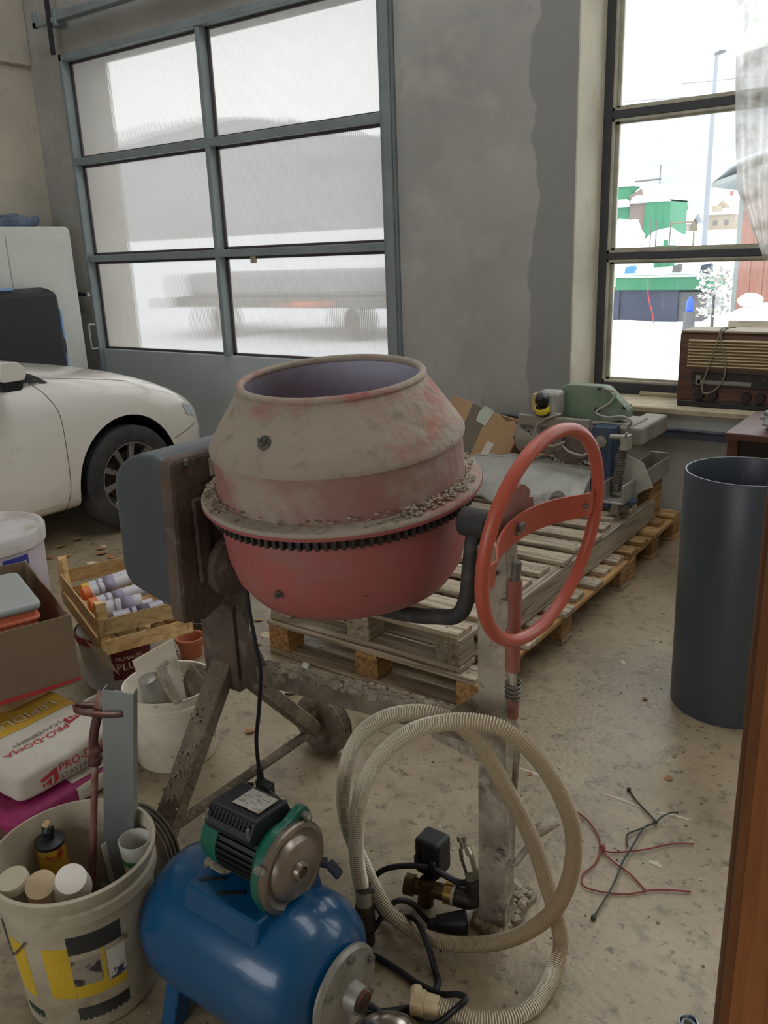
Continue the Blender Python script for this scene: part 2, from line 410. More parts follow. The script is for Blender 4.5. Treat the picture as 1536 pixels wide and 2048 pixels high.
window_unit(w2, .9, 3.8)  # extra window, out of view, added to let in more daylight

# ---- garage door (door_1)
d1 = thing('door_1', 'blue-grey garage door with six ribbed translucent panes above a steel panel', 'door', (-4.66, Yw, 0), kind='structure')
XL, XM0, XM1, XR = -6.185, -4.705, -4.665, -3.194
f = MB().box(-6.218, XL, 4.49, 4.58, 0, 3.085).build('stile', M_steelframe, d1, bevel=.003)
MB().box(XR, -3.112, 4.49, 4.58, 0, 3.085).box(-3.165, -3.112, 4.475, 4.5, 0, 3.085).build('stile', M_steelframe, d1, bevel=.003)
MB().box(XM0, XM1, 4.495, 4.58, .84, 3.036).build('mullion', M_steelframe, d1, bevel=.003)
MB().box(-6.218, -3.112, 4.49, 4.58, 3.036, 3.085).build('top_rail', M_steelframe, d1, bevel=.003)
for z0, z1 in ((2.288, 2.34), (1.548, 1.6)):
    for a, b in ((XL, XM0), (XM1, XR)):
        MB().box(a, b, 4.495, 4.58, z0, z1).build('transom', M_steelframe, d1, bevel=.003)
MB().box(XL, XR, 4.53, 4.575, .02, .84).build('bottom_panel', M_panel, d1, bevel=.003)
for z0, z1 in ((.84, 1.548), (1.6, 2.288), (2.34, 3.036)):
    for a, b in ((XL, XM0), (XM1, XR)):
        g = MB().box(a, a + .022, 4.562, 4.582, z0, z1).box(b - .022, b, 4.562, 4.582, z0, z1).box(a, b, 4.562, 4.582, z0, z0 + .018).box(a, b, 4.562, 4.582, z1 - .018, z1)
        g.build('gasket', M_darkbead, d1)
        MB().add([(a, 4.575, z0), (b, 4.575, z0), (b, 4.575, z1), (a, 4.575, z1)], [(0, 1, 2, 3)]).build('pane', M_poly, d1, flat_recalc=False)
M_handle = mat('pale_handle', (176, 178, 166), .4, .3)
MB().tube(spline([(-6.2, 4.49, 1.045), (-6.2, 4.44, 1.05), (-6.2, 4.425, 1.03), (-6.2, 4.425, .87), (-6.2, 4.44, .85), (-6.2, 4.49, .85)], 4), .008, 8).build('handle', M_handle, d1, smooth=True)
bl = MB().cyl((-6.5, 4.5, 1.30), (-6.2, 4.48, 1.29), .016, n=10).build('bolt', mat('dark_bolt', (58, 62, 68), .5, .4), d1, smooth=True, autosm=40)
MB().box(-6.225, -6.2, 4.46, 4.49, 1.275, 1.31).build('bolt_keeper', M_handle, bl, bevel=.003)
MB().box(-4.41, -4.36, 4.555, 4.57, 1.50, 1.548).build('latch_tab', mat('tan_tape', (190, 176, 150), .8), d1)
rl = thing('door_rail', 'dark steel rail with hanging rod bolted above the garage door', 'rail', (-5.2, 4.45, 3.25))
MB().box(-6.2, -3.0, 4.42, 4.49, 3.285, 3.345).build('rail', M_steelframe, rl, bevel=.004)
MB().bar((-6.145, 4.40, 3.06), (-6.12, 4.40, 4.3), .035, .02, (0, 1, 0)).build('rod', mat('dark_iron', (52, 50, 56), .5, .3), rl)
MB().box(-6.36, -6.10, 4.40, 4.43, 3.27, 3.31).box(-6.36, -6.31, 4.40, 4.43, 3.27, 3.38).box(-6.17, -6.08, 4.41, 4.5, 3.25, 3.37).build('bracket', M_steelframe, rl, bevel=.005)

# ================================================================== OUTDOORS
M_snow = mat('snow', (236, 239, 244), .95, layers=[((222, 227, 236), .6, .4, .7)], bump=.4, bscale=2)
M_green = mat('green_container_paint', (44, 116, 80), .6, layers=[((66, 128, 96), 2, .5, .75, (6, 6, .6)), ((34, 96, 66), 5, .55, .8, (4, 4, .4), 3)])
M_shed = mat('red_brown_boards', (146, 100, 86), .8, layers=[((156, 116, 102), 3, .45, .7, (8, 8, .3))])
M_navy = mat('navy_tarp', (44, 50, 72), .6, layers=[((76, 82, 98), 3, .55, .8, (6, 6, .6))], bump=.5, bscale=6, bstretch=(4, 4, .5))
M_dgrey = mat('weathered_grey', (92, 92, 94), .8, layers=[((112, 108, 102), 3, .45, .7)])
M_hill = mat('haze_grey_forest_hill', (154, 157, 161), .95, layers=[((140, 143, 148), .12, .48, .7, (1, 1, 2.5)), ((148, 151, 155), .9, .5, .7, None, 3)])  # distant haze is put into this pale, even grey
def gz(y, x=0.):
    pts = [(4.9, -.06), (8, -.05), (11, 0), (13, .1), (15, .12), (16.3, .2), (17.5, 1.2), (22, 1.35), (40, 1.7), (65, 2.1), (120, 5), (400, 20)]
    for (a, za), (b, zb) in zip(pts, pts[1:]):
        if y <= b: t = max(0, (y - a) / (b - a)); t = t * t * (3 - 2 * t); return za + (zb - za) * t
    return 20.
def gpt(u, v):
    y = 4.97 + 115 * v ** 2.2; x = -4 - y * .9 + (u - .5) * (34 + 2.2 * y)
    return Vector((x, y, gz(y) + (.09 * mnoise.noise(Vector((x * .6, y * .6, 0))) if y > 5.5 else 0)))
gr = MB().grid(gpt, 90, 90).build('ground', M_snow, smooth=True); tag(gr, 'snow-covered yard outside the windows', 'ground', kind='structure')
def hp(u, v):
    x = -420 + 640 * u; y = 130 + 110 * v
    h = (38 + 9 * math.sin(u * 9 + .6) + 6 * math.sin(u * 23)) * math.sin(v * pi / 2) ** .8
    return Vector((x, y, 4 + h + (3.5 * mnoise.noise(Vector((x * .05, y * .05, 1))) if v > 0 else -6)))
hl = MB().grid(hp, 90, 14).build('ground_hill', M_hill, smooth=True); tag(hl, 'hazy snow-dusted wooded hillside far behind the yard', 'hill', kind='structure')

def snowcap(o, x0, x1, y0, y1, z, h, parent, seed=0, amp=.25, drop=.03):
    def fn(u, v):
        x = x0 - drop + (x1 - x0 + 2 * drop) * u; y = y0 - drop + (y1 - y0 + 2 * drop) * v
        e = (1 - (2 * u - 1) ** 6) * (1 - (2 * v - 1) ** 6)
        return Vector((x, y, z - .02 + h * (e ** .5) * (1 + amp * mnoise.noise(Vector((x * 1.7, y * 1.7, seed))))))
    m = MB().grid(fn, 14, 8); m.box(x0 - drop, x1 + drop, y0 - drop, y1 + drop, z - .03, z)
    return m.build('snow_cap', M_snow, parent, smooth=True, autosm=60)
# green skip with dark tarp below
sk = thing('green_skip', 'long green steel skip loaded with snow over dark blue tarpaulin', 'skip', (-5.0, 15.5, gz(15.5)))
MB().box(-5.86, -4.2, 15.5, 16.6, .70, .955).box(-5.9, -4.17, 15.48, 15.52, .935, .965).build('bin', M_green, sk, bevel=.01)
MB().box(-5.9, -4.72, 15.56, 16.4, gz(15.6) - .1, .72).build('tarp', M_navy, sk)
MB().box(-4.72, -4.3, 15.6, 16.4, gz(15.6) - .1, .66).build('base', M_dgrey, sk)
MB().box(-5.95, -5.78, 15.52, 16.5, gz(15.6) - .1, .75).build('side_board', M_navy, sk)
snowcap(sk, -5.86, -4.2, 15.5, 16.6, .955, .12, sk, 2)
for nm, x, w, mm, z in (('blue_sheet', -5.72, .2, mat('blue_sheet', (70, 130, 200), .6), .97), ('grey_tub', -4.86, .16, M_dgrey, .98), ('dark_panel', -4.38, .2, M_navy, .98)):
    tag(MB().prism([(0, 0), (w, .02), (w * .9, .16), (.02, .13)], (x, 15.55, z), (1, 0, 0), (0, 0, 1), (0, .12, 0)).build(nm, mm, base=(x, 15.6, z)), {'blue_sheet': 'small blue plastic sheet on the snowy green skip', 'grey_tub': 'small grey tub standing on the snowy green skip', 'dark_panel': 'dark slanted panel at the right end of the snowy green skip'}[nm], 'sheet' if nm != 'grey_tub' else 'tub')
tag(MB().tube(spline([(-5.24, 15.44, .94), (-5.2, 15.4, .6), (-5.1, 15.36, .3), (-5.05, 15.3, gz(15.3) + .02)], 6), .009, 6).build('red_hose', mat('red_hose', (214, 60, 60), .6), base=(-5.1, 15.4, .15), smooth=True), 'thin red hose hanging down from the green skip', 'hose')
# green cabin machine behind
cb = thing('green_cabin', 'green and brown machine cabin under thick snow behind the skip', 'cabin', (-6.5, 19.3, gz(19.3)))
MB().box(-6.61, -6.05, 19.0, 20.2, gz(19) - .1, 2.38).build('body', M_green, cb, bevel=.02)
MB().prism([(-6.95, 1.6), (-6.62, 1.6), (-6.62, 2.4), (-6.72, 2.62), (-6.95, 2.5)], (0, 19.05, 0), (1, 0, 0), (0, 0, 1), (0, 1.0, 0)).build('side_panel', mat('brown_panel', (120, 104, 96), .8), cb)
MB().box(-7.35, -6.93, 19.1, 20.0, gz(19) - .1, 2.72).build('tower', M_green, cb, bevel=.02)
snowcap(cb, -6.9, -6.08, 19.0, 20.2, 2.36, .34, cb, 3, .1)
snowcap(cb, -7.4, -6.93, 19.05, 20.0, 2.72, .3, cb, 5, .2)
snowcap(cb, -7.2, -6.98, 18.9, 19.1, 2.3, .14, cb, 6, .2)
MB().cyl((-6.95, 19.2, 2.78), (-6.35, 19.2, 2.8), .02, n=8).cyl((-6.37, 19.2, 2.7), (-6.37, 19.2, 3.08), .012, n=8).build('boom', M_dgrey, cb)
for i, (x, y, z, r, s3) in enumerate([(-6.62, 17.9, 1.55, .45, (1, .8, .95)), (-5.60, 17.45, 1.45, .38, (1.3, .7, .8)), (-6.45, 17.05, 1.15, .3, (1.2, .7, .7)), (-5.95, 16.95, .95, .2, (1.3, .8, .8))]):
    tag(MB().blob((x, y, z), r, .3, i, 3, s3).build('snow_heap', M_snow, base=(x, y, gz(y)), smooth=True), ['tall rounded snow heap below the green cabin at left', 'broad snow heap with dark stakes before the green cabin', 'low snow heap left of the broad one', 'small snow heap right behind the green skip'][i], 'snow heap')
tag(MB().box(-5.62, -5.3, 16.85, 17.1, .75, 1.45).box(-5.45, -5.37, 16.82, 16.86, 1.3, 1.55).build('green_crate', M_green, base=(-5.46, 17.0, .75)), 'small green crate half buried in the snow', 'crate')
for i, x in enumerate((-5.72, -5.62, -5.36)):
    tag(MB().cyl((x, 16.88, 1.3), (x + .01 * i, 16.86, 1.95 - .03 * i), .012, n=6).build('stake', M_dgrey, base=(x, 16.9, 1.2)), ['thin dark stake at left in the snow heap', 'middle thin dark stake in the snow heap', 'thin dark stake at right beside the green crate'][i], 'stake')
rg = thing('railing', 'thin brown pipe railing standing in the snow', 'railing', (-5.45, 18, gz(18)))
MB().tube(spline([(-5.72, 18, 1.2), (-5.72, 18, 1.8), (-5.66, 18, 1.86), (-5.3, 18, 1.87), (-5.24, 18, 1.8), (-5.23, 18, 1.2)], 5), .018, 6).build('pipe', mat('brown_pipe', (120, 108, 86), .7), rg, smooth=True)
# lamp post
lp = thing('street_lamp', 'tall grey street lamp beyond the yard', 'street lamp', (-6.69, 24, gz(24)))
MB().cyl((-6.69, 24, 1.2), (-6.72, 24, 5.9), .075, .045, 12).build('pole', mat('galvanised_pole', (126, 130, 136), .5), lp, smooth=True, autosm=40)
MB().prism(smooth_poly([(-.04, 0), (.2, .06), (.22, .1), (.1, .12), (-.05, .06)], .03), (-6.72, 23.95, 5.88), (1, 0, 0), (0, 0, 1), (0, .14, 0)).build('lamp_head', M_dgrey, lp)
for i, (a, b) in enumerate((((-14.0, 30, 6.66), (-4, 30, 6.16)), ((-14, 30, 6.22), (-4, 30, 5.78)))):
    tag(MB().tube([Vector(a).lerp(Vector(b), k / 12) - Vector((0, 0, .12 * math.sin(pi * k / 12))) for k in range(13)], .008, 5).build('power_line', M_dgrey, base=(-8, 30, 6)), ['upper thin overhead line seen through the top pane', 'lower thin overhead line seen through the top pane'][i], 'cable')
# red shed
sh = thing('red_shed', 'red-brown board shed with a snowy roof at the yard edge', 'shed', (-2.2, 14, gz(13)))
for k in range(12):
    MB().box(-3.13 + k * .17, -2.965 + k * .17, 13.0, 13.05, gz(13) - .1, 2.25).build('board', M_shed, sh)
MB().box(-3.19, -3.13, 13.0, 15, gz(13) - .1, 2.25).build('corner_post', mat('grey_green_post', (128, 136, 132), .8), sh)
MB().box(-3.1, -1.1, 13.06, 15, gz(13) - .1, 2.25).build('body', M_shed, sh)
MB().prism([(-3.5, 2.22), (-3.18, 2.3), (-.9, 2.9), (-.9, 2.98), (-3.5, 2.28)], (0, 12.7, 0), (1, 0, 0), (0, 0, 1), (0, 2.6, 0)).build('roof', mat('grey_green_roof', (140, 146, 142), .8), sh)
MB().grid(lambda u, v: Vector((-3.5 + 2.6 * u, 12.68 + 2.6 * v, 2.28 + .7 * u + .16 * (1 - (2 * u - 1) ** 8) ** .5)), 12, 4).build('snow_cap', M_snow, sh, smooth=True, solid=.03)
# far houses
def house(label, x0, x1, y0, y1, z0, ze, zr, c, name='house'):
    h = thing(name, label, 'house', ((x0 + x1) / 2, (y0 + y1) / 2, z0))
    mm = mat('render_%d' % c[0], c, .8)
    MB().box(x0, x1, y0, y1, z0 - .5, ze).prism([(x0, ze), (x1, ze), ((x0 + x1) / 2, zr - .1)], (0, y0, 0), (1, 0, 0), (0, 0, 1), (0, y1 - y0, 0)).build('wall', mm, h)
    ym = (y0 + y1) / 2
    MB().prism([(y0 - .3, ze - .1), (ym, zr), (y1 + .3, ze - .1), (y1 + .3, ze + .12), (ym, zr + .25), (y0 - .3, ze + .12)], (x0 - .25, 0, 0), (0, 1, 0), (0, 0, 1), (x1 - x0 + .5, 0, 0)).build('roof', M_snow, h)
    for k in range(2):
        xx = x0 + (x1 - x0) * (.3 + .4 * k)
        wn = MB().box(xx - .12, xx + .12, y0 - .04, y0, z0 + .35, z0 + .65).build('window', M_dgrey, h)
    MB().box(x0 + (x1 - x0) * .55, x0 + (x1 - x0) * .65, ym - .1, ym + .1, ze, zr + .5).build('chimney', mat('red_chimney', (140, 90, 80), .8), h)
    return h
hs = house('beige far house with dormer and snowy roof behind the lamp post', -16.65, -14.9, 60, 63, 2.0, 3.1, 3.95, (142, 130, 112))
MB().box(-16.3, -15.7, 59.6, 61, 3.15, 3.55).build('dormer', mat('render_142', (142, 130, 112)), hs)
house('small cream far house with a low snowy gable roof', -19.1, -17.8, 60, 62, 1.9, 2.6, 3.2, (156, 148, 134))
# blue jug, timber stack, bush
jg = thing('blue_jug', 'small bright blue jug standing on a stump before the skip', 'jug', (-3.62, 12.5, gz(12.5)))
MB().cyl((-3.62, 12.5, gz(12.5) - .05), (-3.62, 12.5, .57), .09, .08, 10).build('stump', M_dgrey, jg)
MB().lathe([(0, 0), (.05, 0), (.055, .03), (.055, .12), (.03, .17), (.02, .2), (0, .2)], (-3.62, 12.5, .57), n=16).build('jug', mat('bright_blue_plastic', (50, 90, 220), .4), jg, smooth=True, autosm=50)
tb = thing('timber_stack', 'low stack of boards under thick snow', 'timber stack', (-2.2, 10.8, gz(10.8)))
for k in range(3):
    MB().box(-2.66 + .03 * k, -1.2, 10.5 + .02 * k, 11.3, .2 + .16 * k, .345 + .16 * k).build('board', mat('old_timber', (130, 114, 92), .85, layers=[((96, 86, 74), 5, .4, .7, (1, 8, 8))]), tb)
for xx in (-2.5, -1.6): MB().box(xx, xx + .2, 10.6, 11.2, gz(10.8) - .1, .2).build('support', M_dgrey, tb)
snowcap(tb, -2.64, -1.2, 10.5, 11.3, .66, .14, tb, 8, .4)
MB().blob((-2.42, 10.75, .84), .12, .2, 3, 3, (1.2, 1, .7)).build('snow_lump', M_snow, tb, smooth=True)
bs = MB()
for k in range(260):
    a = random.random() * 2 * pi; r = random.random() ** .6; c = Vector((-3.75 + .3 * r * math.cos(a), 14.2 + .3 * r * math.sin(a), .35 + .75 * random.random()))
    d = Vector((random.gauss(0, 1), random.gauss(0, 1), random.gauss(.4, .6))).normalized() * .09; w = d.orthogonal().normalized() * .028
    bs.add([c, c + d * .5 + w, c + d, c + d * .5 - w], [(0, 1, 2, 3)])
bu = thing('bush', 'frosted leafy bush between the skip and the red shed', 'bush', (-3.75, 14.2, gz(14.2)))
bb = bs.build('foliage', mat('frosted_leaves', (196, 186, 170), .8, layers=[((236, 238, 240), 8, .4, .6)]), bu); bb['kind'] = 'stuff'
MB().cyl((-3.75, 14.2, gz(14.2) - .05), (-3.75, 14.2, .7), .03, .015, 7).build('stem', M_dgrey, bu)
# low wall and parked trailer beyond the garage door (blurred by the sheets)
lw = thing('yard_trailer', 'grey flat trailer with tarpaulin load parked opposite the garage door', 'trailer', (-10.5, 12.5, gz(12.5)))
MB().box(-13.8, -8.3, 12, 14, .62, .8).build('bed', M_dgrey, lw, bevel=.02)
MB().box(-13.6, -8.6, 12.2, 13.8, .8, 1.25).build('load', mat('grey_tarp', (150, 150, 156), .7), lw, bevel=.1, seg=2)
MB().box(-10.6, -9.6, 11.97, 12.02, .64, .74).build('reflector', mat('orange_panel', (210, 110, 70), .6), lw)
for x in (-12.5, -9.2): MB().lathe([(0, -.12), (.3, -.12), (.32, -.06), (.32, .06), (.3, .12), (0, .12)], (x, 12.2, .36), (0, 1, 0), 24).build('wheel', MATS['dark_gasket'], lw, smooth=True, autosm=40)
# ================================================================== CONCRETE MIXER
M_red = mat('red_paint_dusty', (164, 88, 84), .5, layers=[((150, 86, 82), 3, .4, .7), ((138, 112, 104), 7, .52, .85), ((60, 48, 46), 34, .7, .76, None, 4)], bump=.08, bscale=30, rvar=.2)
M_cone = mat('red_paint_caked_with_cement', (158, 146, 130), .85, layers=[((160, 92, 84), 3.4, .5, .66, (1, 1, 2.2), 2), ((160, 147, 130), 11, .46, .62), ((128, 116, 100), 22, .55, .75, None, 4), ((166, 154, 138), 5, .58, .8, None, 7)], bump=.5, bscale=45, bdetail=8)
M_belt = mat('worn_red_belt', (146, 112, 102), .8, layers=[((148, 86, 82), 2.6, .48, .66, (1, 1, .8), 2), ((156, 142, 126), 6, .48, .62, None, 5), ((130, 118, 102), 20, .58, .75, None, 4)], bump=.4, bscale=45, bdetail=8)
M_inner = mat('drum_inside_grey', (196, 196, 212), .8, layers=[((172, 172, 188), 4, .4, .7)], bump=.3, bscale=30)
M_cement = mat('dried_cement', (168, 155, 132), .95, layers=[((112, 101, 84), 12, .42, .66), ((164, 152, 132), 30, .52, .7), ((84, 74, 62), 40, .62, .72, None, 3)], bump=1.0, bscale=55, bdetail=8)
M_cemsteel = mat('cement_caked_steel', (168, 157, 138), .9, layers=[((112, 101, 88), 7, .42, .66), ((186, 176, 158), 18, .54, .7), ((84, 72, 62), 26, .6, .74, None, 5)], bump=.8, bscale=60, bdetail=8)
M_cemdark = mat('cement_stained_brown_steel', (132, 118, 100), .9, layers=[((92, 80, 68), 7, .42, .66), ((160, 148, 128), 18, .55, .72), ((70, 58, 50), 26, .6, .74, None, 5)], bump=.8, bscale=60, bdetail=8)
M_rust = mat('rusty_brown_steel', (98, 82, 70), .8, layers=[((62, 50, 44), 6, .4, .65), ((122, 110, 96), 14, .56, .75), ((100, 70, 56), 9, .6, .8, None, 3)], bump=.5, bscale=50)
M_cast = mat('dark_cast_iron', (52, 50, 48), .7, layers=[((84, 78, 70), 14, .52, .72)], bump=.5, bscale=40)
M_gear = mat('greasy_gear', (46, 40, 38), .5, layers=[((70, 58, 52), 16, .5, .7)], bump=.2)
M_cover = mat('dark_petrol_plastic', (72, 79, 83), .42, layers=[((82, 89, 92), 5, .45, .75), ((104, 106, 104), 22, .66, .78, (1, 1, .3), 5)], bump=.12, bscale=18)
M_orange = mat('orange_red_paint', (182, 86, 66), .38, layers=[((166, 78, 60), 5, .45, .7), ((204, 120, 100), 40, .7, .78, None, 2)], bump=.03, rvar=.15)
M_pinkred = mat('faded_red_paint', (146, 84, 73), .65, layers=[((146, 116, 102), 9, .42, .66), ((120, 60, 50), 22, .62, .74)], bump=.2)
M_boltz = mat('dull_zinc', (118, 114, 108), .5, .6, layers=[((86, 78, 70), 20, .5, .7)])
M_black = mat('black_rubber', (30, 30, 32), .6)
M_bcable = mat('black_cable_sheath', (26, 26, 30), .45)

mx = thing('concrete_mixer', 'red cement-crusted concrete mixer with orange handwheel and dark motor housing', 'concrete mixer', (-1.2, 1.47, 0))
D0 = Vector((-1.186, 1.468, 1.044)); DA = Vector((.015, -.094, .9955)).normalized()
dr = MB().lathe([(0, -.262), (.13, -.261), (.20, -.250), (.243, -.226), (.268, -.188), (.28, -.14), (.285, -.08), (.286, -.006), (.28, -.006), (.279, -.08), (.273, -.14), (.26, -.18), (.235, -.218), (.19, -.242), (0, -.254)], D0, DA, 96).build('lower_drum', M_red, mx, smooth=True, autosm=50)
uc = MB().lathe([(.279, .108), (.2865, .110), (.2875, .116), (.286, .124), (.262, .160), (.2043, .243), (.199, .243), (.256, .16), (.276, .122)], D0, DA, 96).build('drum_cone', M_cone, mx, smooth=True, autosm=28)
MB().lathe([(.284, .010), (.2825, .06), (.2815, .112), (.276, .112), (.278, .010)], D0, DA, 96).build('drum_belt', M_belt, mx, smooth=True, autosm=40)
MB().lathe([(.276, -.004), (.274, .118), (.258, .15), (.198, .24)], D0, DA, 64).build('drum_lining', M_inner, mx, smooth=True)
MB().torus(D0 + DA * .245, DA, .2015, .0085, 96, 12).build('rim', M_cone, mx, smooth=True)
fg = MB().lathe([(.284, -.006), (.319, -.007), (.3215, -.001), (.3215, .004), (.318, .009), (.286, .014), (.284, -.006)], D0, DA, 96).build('flange', M_cone, mx, smooth=True, autosm=35)
MB().lathe([(.3200, -.008), (.3225, -.003), (.3225, .001)], D0, DA, 96).build('flange_edge', M_red, fg, smooth=True)
# ring gear with teeth
_, gu, gw = frame(DA); g = MB(); NT = 104
g.lathe([(.284, -.034), (.296, -.034), (.296, -.01), (.284, -.01)], D0, DA, 96)
for i in range(NT):
    a = 2 * pi * i / NT; e = gu * math.cos(a) + gw * math.sin(a); t = DA.cross(e); c = D0 + e * .301
    vs = [c + e * p * .006 + t * q * (.0052 if p < 0 else .0036) + DA * z for z in (-.034, -.012) for p, q in ((-1, -1), (1, -1), (1, 1), (-1, 1))]
    g.add(vs, [(3, 2, 1, 0), (4, 5, 6, 7), (0, 1, 5, 4), (1, 2, 6, 5), (2, 3, 7, 6), (3, 0, 4, 7)])
g.build('ring_gear', M_gear, mx)
def drum_pt(az, r, z): return D0 + DA * z + (gu * math.cos(az) + gw * math.sin(az)) * r, (gu * math.cos(az) + gw * math.sin(az))
def drum_az(x, y):
    v = Vector((x, y, 0)); return math.atan2(v.dot(gw), v.dot(gu))
aim = drum_az(.18, -1)   # not used for view, only as the side the bolts sit on
for az, r, z, tilt in ((drum_az(.08, -1), .252, .172, .75), (drum_az(.1, -1), .272, -.15, -.15), (drum_az(-.9, -.5), .272, -.15, -.15)):
    p, e = drum_pt(az, r, z); d = (e + DA * tilt).normalized()
    MB().cyl(p - d * .004, p + d * .004, .016, n=16).cyl(p + d * .003, p + d * .014, .0095, n=6).cyl(p + d * .012, p + d * .022, .005, n=8).build('bolt', M_boltz, mx)
p, e = drum_pt(drum_az(.75, -.75), .274, -.15); MB().cyl(p - e * .002, p + e * .002, .009, n=8).build('weld_mark', M_gear, mx)
# mixing blade inside with two bolts
bl = MB()
for s in (0, 1):
    p, e = drum_pt(drum_az(.55, .85) + .07 * s, .228, .165); d = (e * -1 - DA * .4).normalized(); bl.cyl(p, p + d * .016, .009, n=8)
b0 = drum_pt(drum_az(.55, .85), .25, .10)[0]
blade = MB().bar(b0, D0 - DA * .2 + Vector((.1, .05, 0)), .07, .006, (0, 0, 1)).build('mixing_blade', M_inner, mx)
bl.build('blade_bolt', mat('pale_bolt', (150, 146, 140), .5, .4), blade)
# caked cement on flange
lump = MB()
for i in range(420):
    az = random.choice([random.uniform(0, 2 * pi), drum_az(.95, -.25) + random.gauss(0, .28), drum_az(-.75, -.6) + random.gauss(0, .35)]); r = .289 + abs(random.gauss(0, .012)); 
    if r > .317: continue
    p, e = drum_pt(az, r, .014 + max(0, (.306 - r)) * .8); lump.blob(p, random.uniform(.0015, .0045), .6, i, 1, (1.3, 1.3, .6))
o = lump.build('cement_crumbs', M_cement, mx); o['kind'] = 'stuff'
# yoke that carries the drum
yk = MB()
path = [(-.80, 1.47, 1.0), (-.835, 1.47, .985), (-.846, 1.465, .9), (-.852, 1.46, .83), (-.875, 1.458, .785), (-.93, 1.46, .768), (-1.02, 1.465, .752), (-1.19, 1.47, .745), (-1.36, 1.47, .755), (-1.44, 1.47, .79), (-1.485, 1.47, .87), (-1.495, 1.47, 1.0)]
yk.tube(spline(path, 5), lambda i: .018, 10)
yk.build('yoke', M_cast, mx, smooth=True)
MB().cyl((-.868, 1.47, 1.0), (-.80, 1.47, 1.0), .031, n=20).build('pivot_hub', M_cast, mx, smooth=True, autosm=40, bevel=.004)
MB().cyl((-1.50, 1.47, 1.0), (-1.44, 1.47, 1.0), .034, n=20).build('pivot_hub', M_cast, mx, smooth=True, autosm=40, bevel=.004)
# right post: channel, locking sleeve and pedal rod
MB().prism([(-.814, 1.485), (-.814, 1.437), (-.745, 1.437), (-.745, 1.485), (-.752, 1.485), (-.752, 1.444), (-.807, 1.444), (-.807, 1.485)], (0, 0, .012), (1, 0, 0), (0, 1, 0), (0, 0, .953)).build('post', M_cemsteel, mx, bevel=.002)
MB().prism([(-.835, 1.425), (-.742, 1.403), (-.735, 1.596), (-.81, 1.62)], (0, 0, 0), (1, 0, 0), (0, 1, 0), (0, 0, .012)).build('foot_plate', M_cemsteel, mx, bevel=.003)
fc = MB()
for i in range(90):
    x = random.uniform(-.825, -.742); y = random.uniform(1.40, 1.59); y = max(y, 1.43)
    fc.blob((x, y, .013 + random.random() * .012 * (1 if y > 1.48 else .5)), random.uniform(.005, .014), .6, i, 1, (1.2, 1.2, .8))
o = fc.build('cement_crumbs', M_cement, mx); o['kind'] = 'stuff'
gs = MB().prism([(-.945, .50), (-.814, .62), (-.814, .44), (-.945, .46)], (0, 1.45, 0), (1, 0, 0), (0, 0, 1), (0, .006, 0)).build('gusset', M_cemsteel, mx)
MB().bar((-1.50, 1.47, .468), (-.80, 1.468, .515), .05, .055).build('beam', M_cemdark, mx, bevel=.004)
bc = MB()
for i in range(520):
    t = random.random(); p = Vector((-1.48, 1.47, .468)).lerp(Vector((-.83, 1.468, .513)), t) + Vector((0, random.uniform(-.027, .027), .026))
    bc.blob(p, random.uniform(.003, .009) * (1.15 if .05 < t < .8 else .7), .7, i, 1, (1.3, 1, .7))
o = bc.build('cement_crust', M_cement, mx); o['kind'] = 'stuff'
# left post, A-frame legs
MB().prism([(-1.695, 1.49), (-1.695, 1.44), (-1.565, 1.44), (-1.565, 1.50), (-1.573, 1.50), (-1.573, 1.448), (-1.687, 1.448), (-1.687, 1.49)], (0, 0, .40), (1, 0, 0), (0, 1, 0), (0, 0, .64)).build('post', M_rust, mx, bevel=.002)
MB().prism([(-1.565, .66), (-1.475, .515), (-1.475, .435), (-1.6, .44), (-1.62, .56)], (0, 1.452, 0), (1, 0, 0), (0, 0, 1), (0, .006, 0)).build('gusset', M_rust, mx)
lc = MB()
for i in range(0):
    z = random.uniform(.5, .78); lc.blob((-1.563 + random.gauss(0, .003), 1.442 + random.random() * .055, z), random.uniform(.003, .008), .6, i, 1)
for i in range(160):
    t = random.random() ** .6; p = Vector((-1.635, 1.43, .44)).lerp(Vector((-1.62, 1.17, .08)), t); lc.blob(p + Vector((random.uniform(-.035, .04), -.022, random.uniform(-.02, .02))), random.uniform(.002, .005), .6, i, 1)
o = lc.build('cement_crumbs', M_cement, mx); o['kind'] = 'stuff'
MB().bar((-1.632, 1.46, .47), (-1.618, 1.165, .085), .072, .04, (0, .8, -.6)).build('leg', M_cemdark, mx, bevel=.004)
MB().bar((-1.60, 1.47, .45), (-1.605, 1.775, .10), .05, .045, (0, .8, .6)).build('leg', M_cemdark, mx, bevel=.004)
MB().cyl((-1.612, 1.10, .1), (-1.597, 1.83, .1), .015, n=12).build('axle', M_cemdark, mx, smooth=True, autosm=40)
def mixwheel(y, inner):
    prof = [(0, -.02), (.022, -.024), (.022, -.012), (.05, -.008), (.058, -.02), (.07, -.026), (.085, -.027)]
    for k in range(4): prof += [(.097 + .002 * math.sin(k), -.022 + k * .0115), (.1025, -.019 + k * .0115), (.1025, -.0145 + k * .0115), (.098, -.0115 + k * .0115)]
    prof += [(.085, .027), (.07, .026), (.058, .02), (.05, .008), (.022, .012), (.022, .024), (0, .02)]
    x = -1.612 + (y - 1.1) * .02
    w = MB().lathe(prof, (x, y, .1025), (0, 1, 0), 48).build('wheel', mat('dusty_wheel_rubber', (74, 68, 62), .85, layers=[((112, 102, 90), 9, .42, .66), ((134, 123, 107), 24, .56, .72)], bump=.4, bscale=50) if not inner else M_cemdark, mx, smooth=True, autosm=50)
    MB().cyl((x, y - .034, .1025), (x, y + .034, .1025), .012, n=10).build('hub', M_cemsteel, w)
mixwheel(1.115, False); mixwheel(1.815, True)
